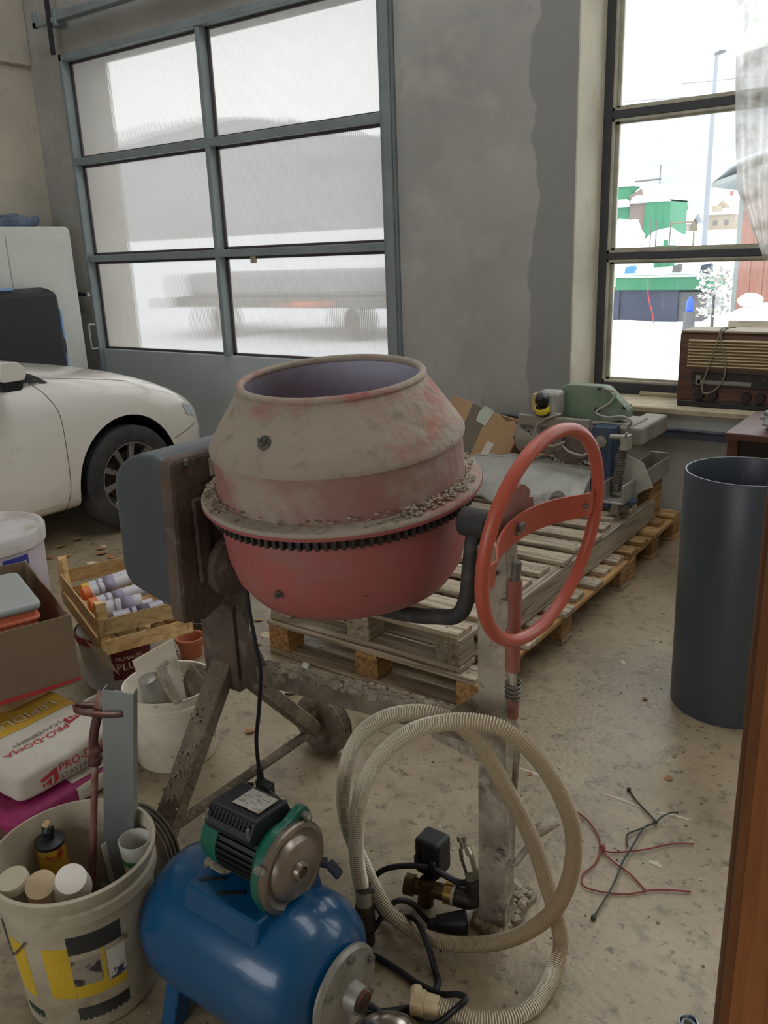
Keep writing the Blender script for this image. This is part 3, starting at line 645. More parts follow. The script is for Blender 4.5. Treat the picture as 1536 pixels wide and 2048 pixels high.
# motor housing
poly = smooth_poly([(-1.775, .745), (-1.565, .70), (-1.545, 1.085), (-1.60, 1.102), (-1.69, 1.098), (-1.765, 1.045)], .06, 6)
MB().prism(poly, (0, 1.265, 0), (1, 0, 0), (0, 0, 1), (0, .40, 0)).build('motor_cover', M_cover, mx, bevel=.02, seg=3, smooth=True, autosm=40)
hp_ = smooth_poly([(1.235, .69), (1.33, .685), (1.45, .72), (1.66, .74), (1.68, 1.10), (1.25, 1.105)], .03, 4)
bp_ = MB().prism(hp_, (-1.565, 0, 0), (0, 1, 0), (0, 0, 1), (.045, 0, 0)).build('back_plate', M_rust, mx, bevel=.012, seg=2)
MB().lathe([(0, 0), (.075, 0), (.08, .01), (.075, .03), (.04, .045), (0, .045)], (-1.522, 1.40, .80), (1, 0, 0), 32).build('bearing_boss', M_rust, bp_, smooth=True, autosm=40)
MB().box(-1.522, -1.51, 1.30, 1.345, .78, 1.0).build('rib', M_rust, bp_, bevel=.006)
MB().box(-1.522, -1.514, 1.37, 1.47, 1.04, 1.085).build('name_plate', M_cemsteel, bp_, bevel=.002)
for y, z in ((1.375, 1.0), (1.30, 1.09), (1.5, .78)): MB().cyl((-1.523, y, z), (-1.508, y, z), .010, n=6).build('bolt', M_boltz, bp_)
# supply cable with plug
pts = [(-1.5, 1.38, .72), (-1.49, 1.37, .70), (-1.455, 1.37, .72), (-1.44, 1.38, .754), (-1.438, 1.38, .74), (-1.435, 1.38, .686), (-1.424, 1.38, .606), (-1.416, 1.38, .531), (-1.434, 1.38, .417), (-1.454, 1.38, .321), (-1.454, 1.38, .236), (-1.451, 1.38, .21)]
cb_ = MB().tube(spline(pts[3:], 6), .0055, 8).build('cable', M_bcable, mx, smooth=True)
MB().tube(spline([(-1.53, 1.30, .70), (-1.55, 1.33, .675), (-1.60, 1.42, .672), (-1.64, 1.44, .69)], 6), .006, 8).build('cable', M_bcable, mx, smooth=True)
MB().cyl((-1.452, 1.38, .24), (-1.452, 1.38, .20), .008, .011, 10).cyl((-1.452, 1.38, .20), (-1.44, 1.375, .165), .016, .017, 12).box(-1.45, -1.41, 1.36, 1.39, .158, .20).build('plug', M_black, cb_, bevel=.002)
MB().cyl((-1.41, 1.368, .188), (-1.382, 1.362, .184), .0024, n=6).cyl((-1.41, 1.382, .172), (-1.382, 1.376, .168), .0024, n=6).build('plug_pin', M_boltz, cb_)
MB().tube(spline([(-1.45, 1.375, .17), (-1.47, 1.36, .150), (-1.50, 1.35, .155), (-1.51, 1.36, .17), (-1.48, 1.38, .175)], 5), .005, 8).build('cable_end', M_bcable, cb_, smooth=True)
# hand wheel
HC = Vector((-.679, 1.47, .9946)); az, el = -.085, -.116
HN = Vector((math.cos(az) * math.cos(el), math.sin(az) * math.cos(el), math.sin(el)))
hw = MB().torus(HC, HN, .2185, .0135, 96, 14).build('handwheel', M_orange, mx, smooth=True)
HV = (Vector((0, 0, 1)) - HN * HN.z).normalized(); HU = HV.cross(HN)   # HU points to -Y/+Y within the wheel plane
HU = HU if HU.y > 0 else -HU
sp = MB(); n = 24; prev = []
for i in range(n + 1):
    t = -1 + 2 * i / n; off = -.062 * (1 - min(1, abs(t) / .82) ** 2.2) + .0; rise = .028 * t
    c = HC + HU * (.209 * t) + HN * off + HV * rise; w = .026 + .004 * (1 - abs(t))
    for s, q in ((-1, -1), (1, -1), (1, 1), (-1, 1)): prev.append(c + HV * s * w + HN * q * .002)
sp.add(prev, [(i * 4 + j, i * 4 + (j + 1) % 4, (i + 1) * 4 + (j + 1) % 4, (i + 1) * 4 + j) for i in range(n) for j in range(4)] + [(0, 1, 2, 3), (n * 4 + 3, n * 4 + 2, n * 4 + 1, n * 4)])
sp.build('spoke', M_orange, hw, smooth=True, autosm=40)
for t in (.8, -.8):
    c = HC + HU * (.209 * t) + HV * .028 * t; MB().cyl(c - HN * .004, c + HN * .004, .006, n=8).build('rivet', M_boltz, hw)
# toothed locking disc
ld = [];
for i in range(48):
    a = 2 * pi * i / 48; r = .088 if (i % 6) < 5 else .078; r = r if -.3 < a < 3.4 else .05
    ld.append((r * math.cos(a), r * math.sin(a)))
MB().prism(ld, HC - HN * .085, HU, HV, HN * .006).build('locking_disc', M_pinkred, mx)
MB().cyl((-.81, 1.47, 1.0), HC - HN * .06, .016, n=16).cyl(HC - HN * .066 + HV * .004, HC - HN * .05 + HV * .004, .012, n=6).build('shaft', M_boltz, mx, bevel=.002)
# locking sleeve, spring, pedal rod
MB().cyl((-.732, 1.44, .70), (-.728, 1.44, .905), .0155, n=14).build('locking_sleeve', M_pinkred, mx, smooth=True, autosm=40)
MB().cyl((-.728, 1.437, .88), (-.722, 1.437, .945), .010, n=12).build('locking_pin', M_boltz, mx, smooth=True, autosm=40)
MB().box(-.752, -.735, 1.425, 1.455, .80, .86).build('sleeve_bracket', M_cemsteel, mx)
MB().tube([Vector((-.728 + .0155 * math.cos(k * .7), 1.437 + .0155 * math.sin(k * .7), .675 - k * .0011)) for k in range(40)], .003, 6).build('spring', M_boltz, mx, smooth=True)
MB().cyl((-.728, 1.437, .59), (-.728, 1.437, .64), .0125, n=12).build('rod_sleeve', M_pinkred, mx, smooth=True, autosm=40)
MB().tube(spline([(-.728, 1.437, .70), (-.728, 1.437, .60), (-.715, 1.432, .565), (-.712, 1.43, .54), (-.718, 1.425, .4), (-.72, 1.42, .235)], 6), .0075, 8).build('pedal_rod', M_cemsteel, mx, smooth=True)
MB().tube(spline([(-.765, 1.43, .235), (-.72, 1.425, .225), (-.70, 1.45, .255), (-.675, 1.49, .30)], 4), .008, 8).bar((-.69, 1.47, .29), (-.655, 1.51, .315), .03, .012).build('pedal', M_cemsteel, mx, smooth=True)
MB().torus((-.752, 1.43, .23), (0, 1, 0), .012, .004, 16, 6).build('pedal_ring', M_rust, mx, smooth=True)

# ================================================================== WATER PUMP ON BLUE TANK
M_blue = mat('blue_gloss_paint', (8, 76, 118), .28, layers=[((8, 66, 106), 4, .4, .7), ((60, 100, 130), 30, .68, .8)], bump=.02, coat=.3)
M_pgreen = mat('green_pump_paint', (22, 96, 76), .35, layers=[((18, 80, 64), 8, .45, .7)], bump=.03)
M_pblack = mat('black_motor_paint', (28, 30, 32), .5, layers=[((50, 48, 44), 20, .6, .75)], bump=.05)
M_brushed = mat('dull_stainless_disc', (162, 150, 138), .34, .8, layers=[((132, 120, 108), 7, .4, .65), ((84, 72, 62), 18, .62, .78, None, 3)], bump=.05)
M_alu = mat('grey_cast_flange', (150, 146, 136), .5, .5, layers=[((120, 114, 104), 12, .45, .7)], bump=.2)
pt = thing('water_pump', 'green electric water pump mounted on a glossy blue pressure tank', 'water pump', (-1.08, .98, 0))
tc0 = Vector((-1.085, .975, .186)); R = .155
prof = [(0, -.255), (.05, -.252), (.095, -.238), (.13, -.21), (.149, -.17), (R, -.12), (R, .10), (.150, .15), (.132, .19), (.10, .218), (.06, .23), (0, .232)]
tk = MB().lathe(prof, tc0, (1, .0, 0), 64).build('tank', M_blue, pt, smooth=True)
# saddle bracket
br = MB().prism([(-.09, 0), (.09, 0), (.105, -.07), (-.105, -.07)], (-1.175, .975, .352), (0, 1, 0), (0, 0, 1), (.20, 0, 0)).build('bracket', M_blue, pt, bevel=.004)
for x, y in ((-1.135, .918), (-1.075, .91)): MB().bar((x - .022, y - .012, .3535), (x + .022, y + .02, .3535), .008, .002).build('slot', M_black, br)
for x in (-1.22, -.99):
    for s in (-1, 1):
        MB().prism([(s * .06, .10), (s * .12, .10), (s * .15, .0), (s * .11, .0)], (x - .02, .975, 0), (0, 1, 0), (0, 0, 1), (.04, 0, 0)).build('foot', M_blue, pt, bevel=.003)
fx = -.852
fgp = MB().lathe([(0, 0), (.092, 0), (.0925, .006), (.086, .013), (.03, .02), (.026, .045), (.018, .045), (.018, .02), (0, .02)], (fx, .975, .186), (1, .0, 0), 48).build('tank_flange', M_alu, pt, smooth=True, autosm=30)
for k in range(6):
    a = k * pi / 3 + .4; MB().cyl((fx + .008, .975 + .076 * math.cos(a), .186 + .076 * math.sin(a)), (fx + .022, .975 + .076 * math.cos(a), .186 + .076 * math.sin(a)), .008, n=6).build('bolt', M_boltz, fgp)
MB().cyl((fx + .035, .975, .186), (fx + .052, .975, .186), .021, n=16).cyl((fx + .05, .975, .186), (fx + .054, .975, .186), .012, n=12).build('nozzle', mat('rusty_nozzle', (120, 70, 40), .7, .3, layers=[((50, 36, 30), 20, .45, .6)]), fgp)
# motor
MOV = Vector((.025, 0, -.018)); mc = Vector((-1.0, .99, .435)) + MOV
ml = MB().lathe([(0, -.205), (.04, -.205), (.058, -.195), (.064, -.17), (.064, -.15)], mc, (1, 0, 0), 40).lathe([(.064, -.15), (.064, -.148), (.058, -.146)], mc, (1, 0, 0), 40).build('fan_cover', M_pgreen, pt, smooth=True, autosm=40)
mb = MB().lathe([(0, -.15), (.057, -.15), (.057, -.02), (0, -.02)], mc, (1, 0, 0), 40)
for k in range(30):
    a = 2 * pi * k / 30; e = Vector((0, math.cos(a), math.sin(a))); mb.bar(mc + e * .06 + Vector((-.148, 0, 0)), mc + e * .06 + Vector((-.025, 0, 0)), .003, .01, e)
mb.build('motor_body', M_pblack, pt)
bx = MB().prism([(-.055, 0), (.055, 0), (.06, .02), (.05, .045), (-.04, .052), (-.062, .02)], (-1.143, .985, .469), (0, 1, 0), (0, 0, 1), (.125, 0, 0)).build('terminal_box', M_pblack, pt, bevel=.005, seg=2)
MB().add([Vector(q) + MOV for q in ((-1.125, .965, .5408), (-1.055, .965, .5408), (-1.055, 1.022, .5377), (-1.125, 1.022, .5377))], [(0, 1, 2, 3)]).build('rating_plate', mat('worn_label', (176, 172, 160), .6, layers=[((120, 118, 112), 60, .52, .6, (1, 5, 1)), ((150, 110, 60), 24, .62, .7)]), bx, solid=.001)
for k in range(12): MB().bar((-1.137 + k * .0098, .927, .502), (-1.137 + k * .0098, .943, .518), .004, .003, (0, -.7, .7)).build('rib', M_pblack, bx)
for x, y in ((-1.135, .93), (-1.025, .93), (-1.025, 1.035), (-1.135, 1.035)): MB().cyl((x, y, .487), (x, y, .512), .004, n=8).build('screw', M_boltz, bx)
# pump flange (rounded four-lobed plate) and steel cover
fp = []
for i in range(72):
    a = 2 * pi * i / 72; r = .087 + .026 * max(0, math.cos(2 * (a - pi / 4 - .25))) ** 6 * 1.0 + .004; fp.append((r * math.cos(a), r * math.sin(a)))
pf = MB().prism(fp, mc + Vector((-.028, 0, -.01)), (0, 1, 0), (0, 0, 1), (.02, 0, 0)).build('pump_flange', M_pgreen, pt, bevel=.004, seg=2)
MB().lathe([(.058, -.05), (.066, -.045), (.08, -.028), (.08, -.02)], mc + Vector((0, 0, 0)), (1, 0, 0), 40).build('flange_neck', M_pgreen, pf, smooth=True)
MB().prism([(-.05, -.07), (.05, -.07), (.07, -.14), (-.07, -.14)], mc + Vector((-.03, 0, 0)), (0, 1, 0), (0, 0, 1), (.024, 0, 0)).build('pump_foot', M_pgreen, pf, bevel=.006, seg=2)
cv = MB().lathe([(.09, -.008), (.0915, .002), (.088, .006), (.080, .007), (.072, .003), (.066, .003), (.062, .012), (.058, .016), (.03, .0185), (.02, .019), (.018, .027), (.012, .028), (.011, .02), (0, .02)], mc + Vector((0, 0, -.01)), (1, 0, 0), 64).build('cover_disc', M_brushed, pt, smooth=True, autosm=30)
MB().cyl(mc + Vector((.018, 0, -.01)), mc + Vector((.026, 0, -.01)), .0085, n=12).build('shaft_screw', mat('dark_brass', (90, 74, 54), .4, .7), cv)
for k in range(4):
    a = pi / 4 + .25 + k * pi / 2; r = .1; q = mc + Vector((-.01, r * math.cos(a), -.01 + r * math.sin(a))); MB().cyl(q, q + Vector((.016, 0, 0)), .0085, n=6).cyl(q + Vector((.016, 0, 0)), q + Vector((.021, 0, 0)), .005, n=8).build('bolt', mat('bright_zinc', (170, 166, 158), .35, .8), pf)
MB().bar((-.965, 1.085, .355), (-.945, 1.095, .325), .022, .010, (1, 0, 0)).cyl((-.985, 1.07, .36), (-.965, 1.082, .357), .011, n=10).build('valve_lever', mat('navy_lever', (36, 44, 66), .45), pt, bevel=.003)
MB().blob((-1.16, .965, .350), .022, .5, 4, 3, (1.6, 1.1, .3)).build('cement_splash', M_cement, pt)

# ================================================================== HOSE, VALVE, CABLES
M_hose = mat('cream_translucent_hose', (172, 154, 122), .38, layers=[((150, 132, 104), 3, .42, .7), ((176, 140, 116), 1.6, .55, .75, None, 3)])
hb = MATS['cream_translucent_hose'].node_tree.nodes['Principled BSDF']; hb.inputs['Transmission Weight'].default_value = .25; hb.inputs['IOR'].default_value = 1.3
HP = [(-1.012, 1.248, 0.138), (-1.018, 1.241, 0.23), (-1.01, 1.237, 0.33), (-0.994, 1.238, 0.414), (-0.966, 1.242, 0.485), (-0.927, 1.252, 0.545), (-0.872, 1.267, 0.598), (-0.81, 1.285, 0.628), (-0.751, 1.304, 0.64), (-0.693, 1.324, 0.632), (-0.642, 1.343, 0.591), (-0.6, 1.361, 0.527), (-0.569, 1.376, 0.447), (-0.559, 1.383, 0.374), (-0.567, 1.386, 0.288), (-0.594, 1.382, 0.201), (-0.639, 1.371, 0.134), (-0.7, 1.354, 0.081), (-0.771, 1.333, 0.047), (-0.843, 1.31, 0.037), (-0.904, 1.289, 0.052), (-0.958, 1.272, 0.091), (-1.001, 1.275, 0.14), (-1.04, 1.272, 0.221), (-1.066, 1.268, 0.307), (-1.064, 1.268, 0.401), (-1.043, 1.27, 0.485), (-1.008, 1.278, 0.547), (-0.959, 1.292, 0.589), (-0.904, 1.31, 0.610), (-0.853, 1.326, 0.613), (-0.803, 1.344, 0.594), (-0.764, 1.358, 0.552), (-0.73, 1.37, 0.49), (-0.692, 1.388, 0.407), (-0.658, 1.402, 0.323), (-0.631, 1.415, 0.221), (-0.612, 1.43, 0.127), (-.603, 1.435, .06), (-0.599, 1.40, 0.024), (-0.594, 1.34, 0.019), (-0.598, 1.285, 0.019), (-0.625, 1.234, 0.019), (-0.671, 1.195, 0.02), (-0.716, 1.178, 0.026), (-.755, 1.165, .034)]
sp_ = spline(HP, 12)
acc = [0.]
for a, b in zip(sp_, sp_[1:]): acc.append(acc[-1] + (b - a).length)
tot = acc[-1]; PIT = .0056; nr = int(tot / PIT) * 3; rp = []; j = 0
for i in range(nr + 1):
    s = tot * i / nr
    while j < len(acc) - 2 and acc[j + 1] < s: j += 1
    rp.append(sp_[j].lerp(sp_[j + 1], (s - acc[j]) / max(1e-9, acc[j + 1] - acc[j])))
ho = thing('suction_hose', 'coiled cream ribbed suction hose standing against the mixer post', 'hose', (-.82, 1.33, 0))
hs_ = MB().tube(rp, lambda i: (.0159, .0161, .0182)[i % 3], 14, cap=False).build('hose', M_hose, ho, smooth=False, flat_recalc=False)
hs_.data.materials.append(mat('pale_hose_rib', (236, 228, 206), .35))
for p in hs_.data.polygons: p.material_index = 1 if (p.index // 14) % 3 == 2 else 0
q = Vector(HP[0]); cfl = MB().lathe([(.0175, 0), (.0195, 0), (.0195, .014), (.0175, .014)], q - Vector((-.001, 0, -.01)), (0.03, .05, 1), 24).build('clamp', mat('steel_clamp', (120, 112, 104), .4, .8), ho)
MB().cyl(q + Vector((.018, -.006, .014)), q + Vector((.03, .004, .018)), .005, n=8).build('clamp_screw', M_boltz, cfl)
MB().cyl(q + Vector((0, 0, .012)), q + Vector((.004, 0, -.03)), .017, .02, 20).build('hose_tail', mat('clear_grey_end', (170, 164, 150), .3), ho, smooth=True, autosm=40)
MB().cyl(q + Vector((.004, 0, -.028)), q + Vector((.006, 0, -.052)), .024, .024, 8).cyl(q + Vector((.006, 0, -.05)), q + Vector((.009, .0, -.095)), .021, .021, 16).cyl(q + Vector((.009, 0, -.09)), q + Vector((.01, 0, -.137)), .016, .016, 16).build('threaded_fitting', mat('dark_brown_fitting', (74, 62, 54), .55, .2, layers=[((100, 88, 76), 20, .5, .7)], bump=.3), ho, bevel=.002)
e = Vector(HP[-1]); wfit = MB().cyl(e, e + Vector((-.03, -.012, .002)), .019, .021, 16).cyl(e + Vector((-.028, -.011, 0)), e + Vector((-.055, -.022, 0)), .026, .026, 12).blob(e + Vector((-.05, -.01, .02)), .014, .2, 1, 2).build('end_fitting', mat('ivory_plastic', (214, 196, 156), .5, layers=[((188, 164, 122), 14, .5, .7)]), ho, bevel=.002)
# pressure switch with brass cross
M_brass = mat('aged_brass', (110, 88, 56), .42, .75, layers=[((66, 52, 38), 12, .42, .64), ((150, 124, 78), 26, .62, .74)], bump=.1)
M_dkfit = mat('dark_iron_fitting', (64, 58, 52), .5, .5, layers=[((90, 80, 68), 14, .5, .7)], bump=.15)
PSO = Vector((.01, .0, -.006))
ps = thing('pressure_switch', 'black pressure switch box on a brass pipe cross', 'pressure switch', (-.94, 1.43, 0))
MB().box(-.995, -.925, 1.435, 1.50, .07, .17).build('switch_box', M_pblack, ps, bevel=.010, seg=3)
MB().box(-.972, -.948, 1.430, 1.437, .11, .15).box(-.99, -.976, 1.425, 1.436, .095, .13).box(-.944, -.93, 1.425, 1.436, .095, .13).build('box_clip', mat('black_gloss_plastic', (40, 42, 46), .3), ps, bevel=.003)
MB().cyl((-.995, 1.405, .055), (-.87, 1.44, .055), .02, n=20).cyl((-1.0, 1.404, .055), (-.978, 1.41, .055), .026, n=20).cyl((-.945, 1.42, .08), (-.95, 1.415, .012), .021, n=18).build('pipe_cross', M_brass, ps, smooth=True, autosm=40)
MB().cyl((-.903, 1.431, .055), (-.883, 1.436, .055), .026, n=24).build('brass_nut', mat('bright_brass', (186, 150, 84), .35, .85), ps, smooth=True, autosm=40)
MB().cyl((-.882, 1.437, .055), (-.876, 1.438, .055), .027, n=24).build('white_seal', mat('white_tape', (200, 194, 180), .6), ps)
MB().tube(spline([(-.875, 1.438, .055), (-.845, 1.446, .055), (-.832, 1.452, .065), (-.832, 1.456, .09), (-.834, 1.457, .105)], 5), lambda i: .026, 14).build('elbow', M_dkfit, ps, smooth=True)
gf = MB().cyl((-.838, 1.46, .10), (-.85, 1.466, .118), .02, n=6).cyl((-.85, 1.466, .118), (-.868, 1.475, .15), .0165, .018, n=8).cyl((-.868, 1.475, .15), (-.876, 1.479, .165), .018, .014, n=16).cyl((-.876, 1.479, .165), (-.886, 1.484, .185), .009, n=12).cyl((-.884, 1.483, .178), (-.887, 1.485, .19), .012, n=12).build('nipple', mat('nickel_fitting', (168, 160, 140), .35, .85), ps, smooth=True, autosm=30)
MB().tube(spline([(-.95, 1.43, .115), (-.90, 1.44, .095), (-.87, 1.445, .09), (-.845, 1.45, .10)], 6), .0075, 8).build('short_lead', M_bcable, ps, smooth=True)
MB().tube(spline([(-.945, 1.425, .115), (-.985, 1.40, .118), (-1.03, 1.37, .11), (-1.055, 1.35, .085), (-1.05, 1.335, .05), (-1.01, 1.32, .015), (-.965, 1.31, .04), (-.9, 1.293, .086), (-.86, 1.28, .055), (-.824, 1.258, .008), (-.798, 1.227, .008), (-.80, 1.17, .008), (-.855, 1.11, .008), (-.9, 1.09, .008)], 8), .0072, 8).build('supply_cable', M_bcable, ps, smooth=True)
dh = thing('black_cable', 'black rubber cable with a thick sleeve lying under the brass valve', 'cable', (-.88, 1.36, 0))
MB().tube(spline([(-1.08, 1.17, .01), (-1.0, 1.235, .03), (-.96, 1.29, .10), (-.93, 1.325, .09), (-.905, 1.355, .03), (-.89, 1.37, .02)], 8), .0072, 8).build('cable', M_bcable, dh, smooth=True)
MB().cyl((-.905, 1.352, .02), (-.885, 1.365, .022), .012, .014, 10).cyl((-.885, 1.365, .022), (-.825, 1.40, .032), .02, .028, 14).build('sleeve', M_pblack, dh, smooth=True, autosm=40)
c2 = MB().tube(spline([(-1.0, 1.19, .01), (-.966, 1.215, .009), (-.903, 1.214, .009), (-.84, 1.207, .009), (-.777, 1.202, .02), (-.73, 1.198, .05), (-.705, 1.19, .06), (-.715, 1.165, .05), (-.75, 1.14, .012), (-.80, 1.12, .009)], 8), .0068, 8).build('black_cable', M_bcable, base=(-.85, 1.2, 0), smooth=True)
tag(c2, 'thin black cable crossing the hose end near the pump flange', 'cable')
c3 = MB().tube(spline([(-.93, 1.06, .06), (-.89, 1.09, .03), (-.85, 1.1, .012), (-.81, 1.11, .009)], 8), .006, 8).build('black_cable', M_bcable, base=(-.87, 1.09, 0), smooth=True)
tag(c3, 'short black cable end beside the rusty tank nozzle', 'cable')
pc = thing('steel_pump_cover', 'round polished steel pump cover lying at the bottom edge', 'pump cover', (-.815, 1.04, 0))
MB().lathe([(0, .065), (.03, .064), (.055, .055), (.07, .035), (.074, .012), (.088, .010), (.09, .004), (.088, 0), (0, 0)], (-.80, 1.035, 0.0), (.05, -.1, 1), 48).build('dome', mat('polished_steel', (190, 180, 168), .22, .9, layers=[((150, 138, 126), 8, .45, .7)]), pc, smooth=True, autosm=40)
for k in range(6):
    a = k * pi / 3; MB().cyl((-.80 + .081 * math.cos(a), 1.035 + .081 * math.sin(a), .008), (-.80 + .081 * math.cos(a), 1.035 + .081 * math.sin(a), .018), .005, n=6).build('bolt', M_boltz, pc)
# ================================================================== PALLETS
M_wold = wood_mat('old_grey_pallet_wood', (180, 164, 140), (208, 194, 172), (128, 112, 94), 'X')
M_woldY = wood_mat('old_grey_pallet_wood_y', (174, 160, 138), (200, 186, 166), (124, 110, 92), 'Y')
M_wnew = wood_mat('fresh_pallet_wood', (190, 152, 100), (212, 178, 126), (140, 104, 62), 'X')
M_wnewY = wood_mat('fresh_pallet_wood_y', (178, 138, 88), (204, 168, 116), (130, 94, 56), 'Y')
def pallet(label, x0, x1, y0, y1, z0, nb, mx_, my_, mblock, bw=.1, beam=False, jit=.03, h=.144, group='wooden pallets under the saw'):
    t = thing('pallet', label, 'pallet', ((x0 + x1) / 2, (y0 + y1) / 2, z0), group)
    rnd = random.Random(int(abs(x0 * 1000 + y0 * 77 + z0 * 13)))
    T = .022
    # bottom boards along X, blocks, cross boards along Y, deck boards along X
    ys = [y0 + .05, (y0 + y1) / 2, y1 - .05]; xs = [x0 + .055, (x0 + x1) / 2, x1 - .055]
    if beam:
        for x in xs: MB().box(x - .035, x + .035, y0, y1, z0 + .002, z0 + h - T - .001).build('stringer', my_, t, bevel=.002)
        for x in xs[-1:]: pass
    else:
        for y in ys: MB().box(x0, x1, y - .05, y + .05, z0 + .001, z0 + T).build('bottom_board', mx_, t, bevel=.002)
        for y in ys:
            for x in xs: MB().box(x - .052, x + .052, y - .05, y + .05, z0 + T, z0 + h - 2 * T).build('block', mblock, t, bevel=.003)
        for x in xs: MB().box(x - .05, x + .05, y0, y1, z0 + h - 2 * T, z0 + h - T).build('cross_board', my_, t, bevel=.002)
    for k in range(nb):
        yc = y0 + bw / 2 + (y1 - y0 - bw) * k / (nb - 1); e = rnd.uniform(-jit, jit * .4); w = bw * rnd.uniform(.92, 1.04)
        m = MB(); T_ = Rz(rnd.uniform(-.006, .006), ((x0 + x1) / 2, yc, 0))
        m.box(x0 + rnd.uniform(-.01, .01), x1 + e, yc - w / 2, yc + w / 2, z0 + h - T, z0 + h, T_)
        b = m.build('deck_board', mx_, t, bevel=.003)
        if k % 2 == 0:
            nl = MB()
            for x in xs[1:]:
                for s in (-1, 1): nl.cyl((x + .02 * s, yc + .02 * s, z0 + h - .001), (x + .02 * s, yc + .02 * s, z0 + h + .0008), .004, n=6)
            nl.build('nail', M_gear, b)
    return t
pallet('weathered wooden pallet on the floor right behind the mixer', -2.245, -1.255, 2.25, 3.66, 0, 9, M_wold, M_wnewY, M_wnewY, .098)
pallet('grey weathered upper pallet carrying the saw', -2.235, -1.345, 2.26, 4.0, .146, 11, M_wold, M_woldY, M_woldY, .105)
pallet('bright newer pallet on the floor against the wall', -2.3, -1.27, 3.70, 4.47, 0, 5, M_wnew, M_wnewY, M_wnewY, .105)
tag(MB().box(-1.372, -1.338, 2.55, 4.24, .148, .262).build('timber_beam', M_woldY, base=(-1.355, 3.4, .148), bevel=.002), 'long grey timber laid along the pallet edge', 'beam')
rg_ = MB()
for k in range(3):
    rg_.add([Vector((-2.02 + .05 * math.sin(k * 2 + i * .5) + .028 * j, 2.02 + .25 * i / 9 - .02 * j, .006 + .012 * ((i + j + k) % 2))) for i in range(10) for j in range(3)], [(i * 3 + j, i * 3 + j + 1, i * 3 + j + 4, i * 3 + j + 3) for i in range(9) for j in range(2)]) if k == 0 else None
tag(rg_.build('plastic_strip', mat('white_film', (206, 202, 196), .5), base=(-2.0, 2.15, 0), solid=.001, smooth=True), 'crumpled strip of white film on the floor before the pallets', 'strip')

# ================================================================== SAW AND CARTONS ON THE PALLETS
M_sawgrey = mat('dusty_grey_casting', (156, 150, 138), .75, layers=[((130, 122, 110), 6, .42, .68), ((182, 176, 164), 16, .6, .76)], bump=.25)
M_sawblue = mat('chipped_blue_paint', (54, 74, 100), .55, layers=[((78, 90, 104), 6, .45, .7), ((128, 112, 96), 13, .62, .74), ((160, 158, 150), 26, .66, .76)], bump=.2)
M_sawgreen = mat('dusty_green_guard', (118, 142, 114), .65, layers=[((142, 148, 130), 6, .4, .7)], bump=.1)
M_blade = mat('brown_saw_blade', (104, 92, 84), .55, .4, layers=[((128, 118, 106), 9, .45, .7)])
M_zinc = mat('zinc_sheet', (176, 172, 162), .45, .4, layers=[((150, 146, 136), 8, .45, .7)])
sw = thing('tile_saw', 'dusty cutting saw with green guard, blue column and toothed blade', 'saw', (-1.65, 3.95, .29))
MB().box(-1.545, -1.44, 3.86, 3.96, .292, .70).build('column', M_sawblue, sw, bevel=.004)
MB().lathe([(0, 0), (.026, 0), (.03, .006), (.02, .01), (0, .01)], (-1.495, 3.858, .63), (0, -1, 0), 20).build('dial', M_sawgrey, sw, smooth=True, autosm=40)
gd = MB().prism(smooth_poly([(-1.83, .70), (-1.78, .85), (-1.745, .872), (-1.55, .872), (-1.53, .865), (-1.42, .765), (-1.42, .72), (-1.5, .70)], .015, 3), (0, 4.0, 0), (1, 0, 0), (0, 0, 1), (0, .07, 0)).build('guard', M_sawgreen, sw, bevel=.006)
for x, z in ((-1.57, .86), (-1.44, .775)): MB().cyl((x, 3.99, z), (x, 4.08, z), .008, n=6).build('bolt', M_gear, gd)
MB().cyl((-1.575, 3.99, .755), (-1.575, 4.01, .755), .014, n=12).build('knob', M_gear, gd)
MB().box(-1.60, -1.38, 3.97, 4.2, .675, .70).box(-1.45, -1.33, 3.95, 4.35, .60, .69).build('arm', M_sawgrey, sw, bevel=.012, seg=2)
MB().box(-1.95, -1.565, 3.87, 3.9, .672, .725).build('belt_plate', M_sawgrey, sw, bevel=.004)
sx = MB().box(-1.85, -1.735, 3.86, 3.97, .725, .85).build('switch_box', mat('grey_switch_box', (168, 166, 158), .6, layers=[((130, 126, 118), 10, .5, .7)]), sw, bevel=.016, seg=2)
MB().box(-1.872, -1.845, 3.87, 3.95, .745, .835).build('side_plate', mat('tan_plate', (196, 164, 116), .6), sx, bevel=.003)
MB().cyl((-1.80, 3.862, .755), (-1.80, 3.835, .762), .034, n=24).lathe([(0, 0), (.03, 0), (.034, .03), (.02, .055), (0, .06)], (-1.80, 3.85, .80), (0, -.6, .5), 20).build('stop_button', M_pblack, sx, smooth=True, autosm=40)
MB().lathe([(.0355, -.008), (.0355, .022), (.031, .022)], (-1.80, 3.845, .762), (0, -.4, .85), 24, -1.3 * pi, .3 * pi).build('yellow_ring', mat('yellow_band', (216, 190, 50), .5), sx, smooth=True)
